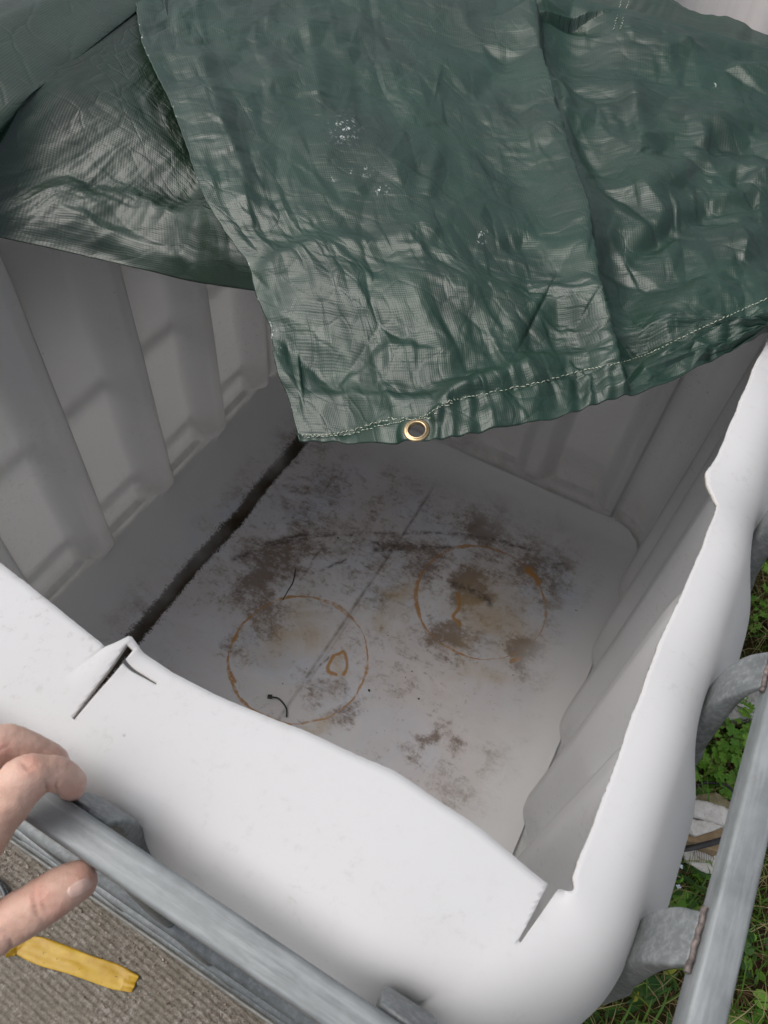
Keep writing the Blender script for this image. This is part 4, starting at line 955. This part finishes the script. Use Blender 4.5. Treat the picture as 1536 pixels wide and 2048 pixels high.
# ------------------------------------------------------------------ debris beside the tank
def hull_slab(outline, z, thick, rough=.002, seed=1, tilt=(0, 0)):
    """a broken slab: photo outline set at height z, given thickness and a rough face"""
    P = [at(a, b, z) for a, b in outline]; c = sum(P) / len(P); bm = bmesh.new(); vs = []
    for p in P: vs.append(bm.verts.new((p[0], p[1], z + tilt[0] * (p[0] - c[0]) + tilt[1] * (p[1] - c[1]))))
    f = bm.faces.new(vs)
    r = bmesh.ops.extrude_face_region(bm, geom=[f]); ev = [e for e in r['geom'] if isinstance(e, bmesh.types.BMVert)]
    bmesh.ops.translate(bm, verts=vs, vec=(0, 0, -thick))
    bmesh.ops.triangulate(bm, faces=bm.faces[:]); 
    for k in range(4):
        bmesh.ops.subdivide_edges(bm, edges=[e for e in bm.edges if e.calc_length() > .009], cuts=1); bmesh.ops.triangulate(bm, faces=bm.faces[:])
    bmesh.ops.recalc_face_normals(bm, faces=bm.faces)
    me = bpy.data.meshes.new('slab'); bm.to_mesh(me); bm.free(); n_ = len(me.vertices); co = np.empty(n_ * 3); me.vertices.foreach_get('co', co); co = co.reshape(-1, 3)
    n = fbm(co[:, 0] * 55 + seed, co[:, 1] * 55 + co[:, 2] * 70, 3, seed); n2 = pn(co[:, 0] * 220, co[:, 1] * 220 + co[:, 2] * 200, seed + 3)
    co[:, 2] += rough * n * .7 + rough * .4 * n2; co[:, 0] += rough * n2 * .4; me.vertices.foreach_set('co', co.ravel()); me.update(); return me
def mat_plaster(name, a, b, cdirt, k=.5):
    t = NT(name); v = t.coord(); n = t.noise(v, 45, 8, .7); c = t.ramp(n, [(.35, a), (.65, b)])
    c = t.mix(t.ramp(t.noise(v, 120, 8, .8), [(.56, 0.), (.64, k)]), c, cdirt)
    return t.set(c, .85, t.bump(t.noise(v, 160, 6, .7), .7, .003), spec=.2)
MW = mat_plaster('flaking_white_paint', (.62, .59, .54), (.78, .76, .72), (.16, .12, .08)); MT = mat_plaster('tan_board', (.30, .21, .12), (.43, .32, .20), (.12, .08, .05), .3); MO = mat_plaster('mossy_stone', (.20, .18, .10), (.36, .32, .2), (.07, .07, .03))
deb = [('mossy_stone', [(1392, 1590), (1432, 1584), (1462, 1604), (1475, 1622), (1430, 1618), (1394, 1603)], .05, .04, MO, 'mossy brown stone at the top of the broken white rubble', 'stone'),
       ('broken_plaster', [(1366, 1598), (1400, 1600), (1448, 1612), (1480, 1628), (1478, 1660), (1450, 1650), (1400, 1634), (1370, 1630), (1360, 1620)], .075, .03, MW, 'flaking white painted block tied under the black strap', 'rubble'),
       ('tan_board', [(1360, 1636), (1385, 1634), (1476, 1642), (1478, 1668), (1458, 1692), (1440, 1705), (1400, 1690), (1376, 1682), (1362, 1668)], .055, .03, MT, 'tan broken board under the white painted block', 'board'),
       ('white_shard', [(1372, 1632), (1392, 1640), (1430, 1640), (1455, 1650), (1425, 1662), (1392, 1672), (1372, 1662)], .067, .010, MW, 'small white shard lying on the tan board', 'shard'),
       ('white_tile', [(1362, 1692), (1400, 1690), (1440, 1700), (1450, 1722), (1430, 1752), (1400, 1738), (1372, 1722)], .020, .008, MW, 'white tile piece with embossed lines, below the black strap', 'tile'),
       ('plaster_flake', [(1340, 1650), (1352, 1660), (1352, 1690), (1335, 1692), (1332, 1675)], .02, .01, MW, 'small white flake between tank and black strap', 'flake')]
for i, (nm, ol, z, th, mt, lb, ct) in enumerate(deb):
    tag(obj(nm, hull_slab(ol, z, th, .004 if th > .02 else .0015, i + 2, (random.uniform(-.1, .1), random.uniform(-.1, .1))), mt, smooth=True), lb, ct)
tl = [o for o in col.objects if o.name == 'white_tile'][0]
pr = []
for k in range(9):
    q = [at(1388 + k * 4.6 + 2 * math.sin(f * 3), 1700 + f * 26, .0235) for f in np.linspace(0, 1, 6)]
    for a_, b_ in zip(q, q[1:]):
        d = (b_ - a_); s = np.array([-d[1], d[0], 0]); s = s / np.linalg.norm(s) * .0006; pr.append((np.array([a_ - s, a_ + s, b_ + s, b_ - s, (a_ + b_) / 2 + [0, 0, .0006]]), np.array([(0, 1, 4), (1, 2, 4), (2, 3, 4), (3, 0, 4)])))
V, F = join_np(pr); g = obj('embossed_line', mesh_np('embossed_line', V, F), mat_simple('grey_line', (.22, .21, .2), (.32, .31, .3), 90, .8), tl); g['kind'] = 'stuff'
def flat_strap(pts, w, nm, lb, ct):
    q = smooth_path([tuple(at(a, b, z)) for a, b, z in pts], 50); o = obj(nm, sweep(q, rprof(w, .0014, .0006, 1)), M_BLK); tag(o, lb, ct)
flat_strap([(1345, 1692, .03), (1360, 1698, .05), (1390, 1694, .062), (1430, 1684, .07), (1465, 1672, .075), (1500, 1650, .07), (1520, 1620, .04)], .011, 'black_strap', 'wide black plastic strap lying across the tan board', 'strap')
tag(obj('black_cable', curve_tube([(1362, 1700), (1352, 1670), (1350, 1630), (1362, 1595), (1385, 1575), (1420, 1565), (1460, 1575), (1478, 1610), (1476, 1640)], .035, .0026, 50), M_BLK), 'thin black cable looped around the white rubble', 'cable')
tag(obj('thin_wire', curve_tube([(1332, 1690), (1340, 1670), (1356, 1655), (1352, 1640)], .04, .0012, 20), M_BLK), 'thin black wire beside the small white flake', 'wire')
def crumple_bag():
    ol = [(1455, 1438), (1462, 1395), (1490, 1372), (1520, 1350), (1580, 1345), (1620, 1400), (1590, 1440), (1530, 1432)]
    me = hull_slab(ol, .05, .05, .016, 12); t = NT('white_sack'); v = t.coord(); t.set(t.ramp(t.noise(v, 20, 5, .6), [(.35, (.55, .54, .5)), (.65, (.72, .71, .68))]), .5, t.bump(t.noise(v, 45, 5, .6), .8, .008)); t.translucent(.2, (.7, .7, .68))
    tag(obj('plastic_sack', me, t.m), 'crumpled white plastic sack in the weeds beyond the right rail', 'sack')
crumple_bag()
tag(obj('blue_scrap', hull_slab([(1296, 1823), (1310, 1818), (1318, 1825), (1306, 1832)], .02, .002, .003, 5), mat_simple('blue_paper', (.05, .30, .42), (.10, .42, .55), 60, .6)), 'small blue scrap of paper in the dry grass', 'scrap')

# ------------------------------------------------------------------ vegetation right of the tank
def blade_mesh(n, region, hmin, hmax, wid, tone, lay=0.0, seed=0):
    r = np.random.default_rng(seed); x = r.uniform(region[0], region[1], n); y = r.uniform(region[2], region[3], n)
    den = pn(x * 5, y * 5, seed + 1); k = den > r.uniform(-.7, .5, n); x, y = x[k], y[k]; n = len(x)
    h = r.uniform(hmin, hmax, n); az = r.uniform(0, 2 * np.pi, n); bend = r.uniform(.3, 1.1, n) + lay; w = r.uniform(.6, 1.3, n) * wid
    V = np.zeros((n, 7, 3)); dx, dy = np.cos(az), np.sin(az); z0 = soil_h(x, y) - .014
    for j, f in enumerate((0, .35, .7)):
        out = h * np.sin(bend) * f ** 1.5; up = h * f * np.cos(bend * f * .9) + .002 + .012 * (lay > .5) * r.random(n)
        for s in (0, 1):
            sg = (s * 2 - 1) * w * (1 - .35 * f) / 2
            V[:, j * 2 + s] = np.stack([x + dx * out - dy * sg, y + dy * out + dx * sg, z0 + np.maximum(up, .001)], -1)
    out = h * np.sin(bend); up = h * np.cos(bend * .9); V[:, 6] = np.stack([x + dx * out, y + dy * out, z0 + np.maximum(up, .002)], -1)
    b = (np.arange(n) * 7)[:, None]; tri = np.array([(0, 1, 3), (0, 3, 2), (2, 3, 5), (2, 5, 4), (4, 5, 6)])
    F = (b[:, None] + tri[None]).reshape(-1, 3); T = np.repeat(np.clip(r.normal(*tone, n), 0, 1), 7); return V.reshape(-1, 3), F, T
MB = mat_blade()
def stuff_blades(name, args, label, cat):
    Vs, Fs, Ts = [], [], []; n = 0
    for a in args:
        v, f, t_ = blade_mesh(*a[0], **a[1]); Vs.append(v); Fs.append(f + n); Ts.append(t_); n += len(v)
    me = mesh_np(name, np.concatenate(Vs), np.concatenate(Fs)); attr(me, 'tone', np.concatenate(Ts)); tag(obj(name, me, MB), label, cat, kind='stuff')
near = (.17, .95, .0, 2.1)
stuff_blades('grass', [((15000, near, .02, .075, .0022, (.42, .18)), dict(seed=1)), ((1500, near, .06, .14, .0040, (.45, .15)), dict(seed=2)), ((26000, (.17, 3.5, -2, 3.5), .03, .09, .004, (.45, .2)), dict(seed=3)), ((14000, near, .006, .02, .0016, (.62, .12)), dict(seed=9))], 'green grass blades growing right of the tank', 'grass')
stuff_blades('dry_grass', [((5500, near, .03, .12, .0016, (.97, .03)), dict(lay=.75, seed=4)), ((6000, (.17, 3, -2, 3), .04, .12, .002, (.97, .03)), dict(lay=.7, seed=5))], 'dead straw-coloured stalks lying between the weeds', 'straw')
# lobed leaf
def lobed(nl=5, deep=.5, teeth=True):
    pts = []; n = nl * 8
    for i in range(n + 1):
        f = i / n; a = R_(-150 + 300 * f); lobe = abs(math.cos(math.pi * nl * (f - 0.0) )) ** .7
        r = (1 - deep) + deep * abs(math.sin(math.pi * nl * f)) ** .8; r *= 1 - .25 * abs(f - .5) * 1.6
        if teeth: r *= 1 + .07 * math.sin(i * math.pi)
        pts.append((r * math.sin(a), r * math.cos(a) + .1))
    V = [(0, 0, 0)] + [(x, y, .22 * (x * x + y * y) * (1 if (k // 4) % 2 else .5)) for k, (x, y) in enumerate(pts)]; F = [(0, i + 1, i + 2) for i in range(n)]
    return mesh_np('leaf', V, F)
def round_leaf():
    V = [(0, 0, 0)]; n = 18
    for i in range(n + 1):
        a = R_(-165 + 330 * i / n); r = 1 + .07 * (i % 2) - .12 * math.cos(a * 2) * .5; V.append((r * math.sin(a), r * math.cos(a), .15 * r))
    return mesh_np('leaf', V, [(0, i + 1, i + 2) for i in range(n)])
def lance_leaf():
    V = []; n = 9
    for i in range(n):
        f = i / (n - 1); w = .28 * math.sin(math.pi * min(f * 1.05, 1)) ** .8 + .01; 
        for s in (-1, 0, 1): V.append((s * w, f * 2, .25 * math.sin(f * 2.6) + .1 * abs(s)))
    F = [(i * 3 + j, i * 3 + j + 1, i * 3 + j + 4, i * 3 + j + 3) for i in range(n - 1) for j in (0, 1)]; return mesh_np('leaf', V, F)
ML1 = mat_leaf('geranium_leaf', (.10, .26, .025), (.24, .46, .06)); ML2 = mat_leaf('dark_leaf', (.025, .085, .018), (.07, .16, .03)); ML3 = mat_leaf('yellow_leaf', (.24, .30, .03), (.42, .40, .06))
leafA = lobed(5, .45); leafA.materials.append(ML1); leafA2 = lobed(7, .38); leafA2.materials.append(ML1); leafB = round_leaf(); leafB.materials.append(ML2); leafC = lance_leaf(); leafC.materials.append(ML3); leafD = lance_leaf(); leafD.materials.append(ML2); leafE = round_leaf(); leafE.materials.append(ML1)
def plant(px, py, n, size, spread, hgt, meshes, label, cat='weed', group=None, name='leafy_weed'):
    c = at(px, py, 0); root = thing(name, label, cat, (c[0], c[1], float(soil_h(c[0], c[1])) - .012), group)
    parts = []
    for i in range(n):
        a = random.uniform(0, 6.283); rr = spread * math.sqrt(random.random()); h = hgt * (1 - .5 * (rr / spread) ** 2) * random.uniform(.55, 1.1)
        p = Vector((rr * math.cos(a), rr * math.sin(a), h)); o = bpy.data.objects.new('leaf', random.choice(meshes)); link(o, root); o.location = p
        s = size * random.uniform(.6, 1.2); o.scale = (s, s, s); o.rotation_euler = (random.uniform(-.5, .5) , random.uniform(-.5, .5), a - math.pi / 2 + random.uniform(-.6, .6))
        q = smooth_path([(0, 0, 0), (p.x * .4, p.y * .4, h * .7), tuple(p)], 6); m_ = sweep(q, [(.0009 * math.cos(b), .0009 * math.sin(b)) for b in (0, 2.1, 4.2)], closed_ends=False)
        V = np.array([v.co for v in m_.vertices]); F = np.array([list(f.vertices) for f in m_.polygons]); parts.append((V, F)); bpy.data.meshes.remove(m_)
    V, F = join_np(parts); st_ = obj('stems', mesh_np('stems', V, F), mat_st, root)
    return root
mat_st = mat_simple('reddish_stem', (.12, .10, .04), (.25, .12, .07), 40, .6)
G1 = 'bright lobed-leaf weeds between the tank and the right rail'
spots = [(1430, 1500, 30, .017, .075, .085, 'bright green lobed-leaf weed directly above the white rubble'), (1490, 1465, 26, .015, .07, .08, 'lobed-leaf weed in front of the white sack'),
         (1400, 1545, 20, .015, .055, .06, 'low lobed-leaf weed between tank and rubble, against the tank'), (1462, 1545, 24, .018, .06, .075, 'lobed-leaf weed overhanging the mossy stone'),
         (1520, 1190, 24, .014, .08, .07, 'lobed-leaf weed above the second steel upright'), (1490, 1230, 20, .012, .06, .05, 'smaller lobed-leaf weed by the second steel upright'), (1536, 1080, 20, .014, .07, .07, 'lobed-leaf weed at the top right edge')]
for px, py, n, s, sp, h, lb in spots: plant(px, py, int(n * 1.5), s, sp, h, [leafA, leafA2], lb, group=G1)
G2 = 'small round-leaf weeds in the grass'
for px, py, n, s, sp, h, lb in [(1345, 1745, 34, .0085, .055, .035, 'small round-leaf weed with pale flowers beside the tank, below the rubble'), (1395, 1700, 18, .0085, .05, .05, 'round-leaf sprigs growing across the white tile'), (1345, 1800, 10, .018, .05, .03, 'broad round-leaf weed just above the blue scrap'),
    (1400, 1830, 24, .008, .05, .03, 'round-leaf weed close to the rail weld'), (1500, 1900, 22, .009, .05, .03, 'pale round-leaf weed right of the right rail'), (1245, 1845, 10, .011, .03, .03, 'round-leaf weed under the bulge of the tank side'), (1380, 1570, 14, .008, .04, .04, 'round-leaf weed at the cable loop')]:
    plant(px, py, n, s, sp, h, [leafB, leafE], lb, group=G2)
G3 = 'narrow-leaf weeds at the bottom right'
for px, py, n, s, sp, h, ms, lb in [(1290, 2000, 16, .022, .05, .02, [leafD, leafB], 'dark narrow-leaf weed at the bottom edge between tank and rail'), (1300, 1950, 4, .018, .04, .03, [leafC], 'few yellow-green pointed leaves by the tank corner'), (1345, 1990, 12, .018, .05, .03, [leafD], 'dark narrow-leaf weed against the right rail'),
    (1480, 1980, 14, .015, .05, .03, [leafD, leafE], 'narrow-leaf weed at the bottom right corner'), (1420, 1790, 12, .02, .04, .04, [leafD], 'grassy narrow-leaf weed between rubble and weld'), (1215, 2030, 10, .018, .04, .03, [leafD, leafA], 'mixed-leaf weed at the bottom edge beside the tank corner')]:
    plant(px, py, n, s, sp, h, ms, lb, group=G3)
# speedwell flowers
pm = mat_simple('pale_blue_petal', (.60, .68, .80), (.78, .82, .88), 90, .6); Vf = [(0, 0, 0)]; Ff = []
for k in range(4):
    a0 = k * math.pi / 2; b = len(Vf)
    for i in range(5):
        a = a0 - .62 + 1.24 * i / 4; r = 1 if 0 < i < 4 else .75; Vf.append((r * math.cos(a), r * math.sin(a), .35))
    Ff += [(0, b + i, b + i + 1) for i in range(4)]
fm = mesh_np('flower', Vf, Ff); fm.materials.append(pm)
for i, (px, py) in enumerate(((1322, 1740), (1361, 1733), (1349, 1748), (1357, 1774), (1380, 1558), (1388, 1594))):
    o = bpy.data.objects.new('speedwell_flower', fm); link(o); o.location = tuple(at(px, py, .055)); o.scale = (.0045,) * 3; o.rotation_euler = (.2, .3, i)
    tag(o, ['pale blue flower nearest the tank wall', 'pale blue flower directly under the white tile', 'pale blue flower in the middle of the small group', 'lowest pale blue flower, above the broad round leaf', 'topmost pale blue flower, beside the tank edge', 'pale blue flower at the top left corner of the rubble'][i], 'flower', 'tiny pale blue flowers in the weeds')
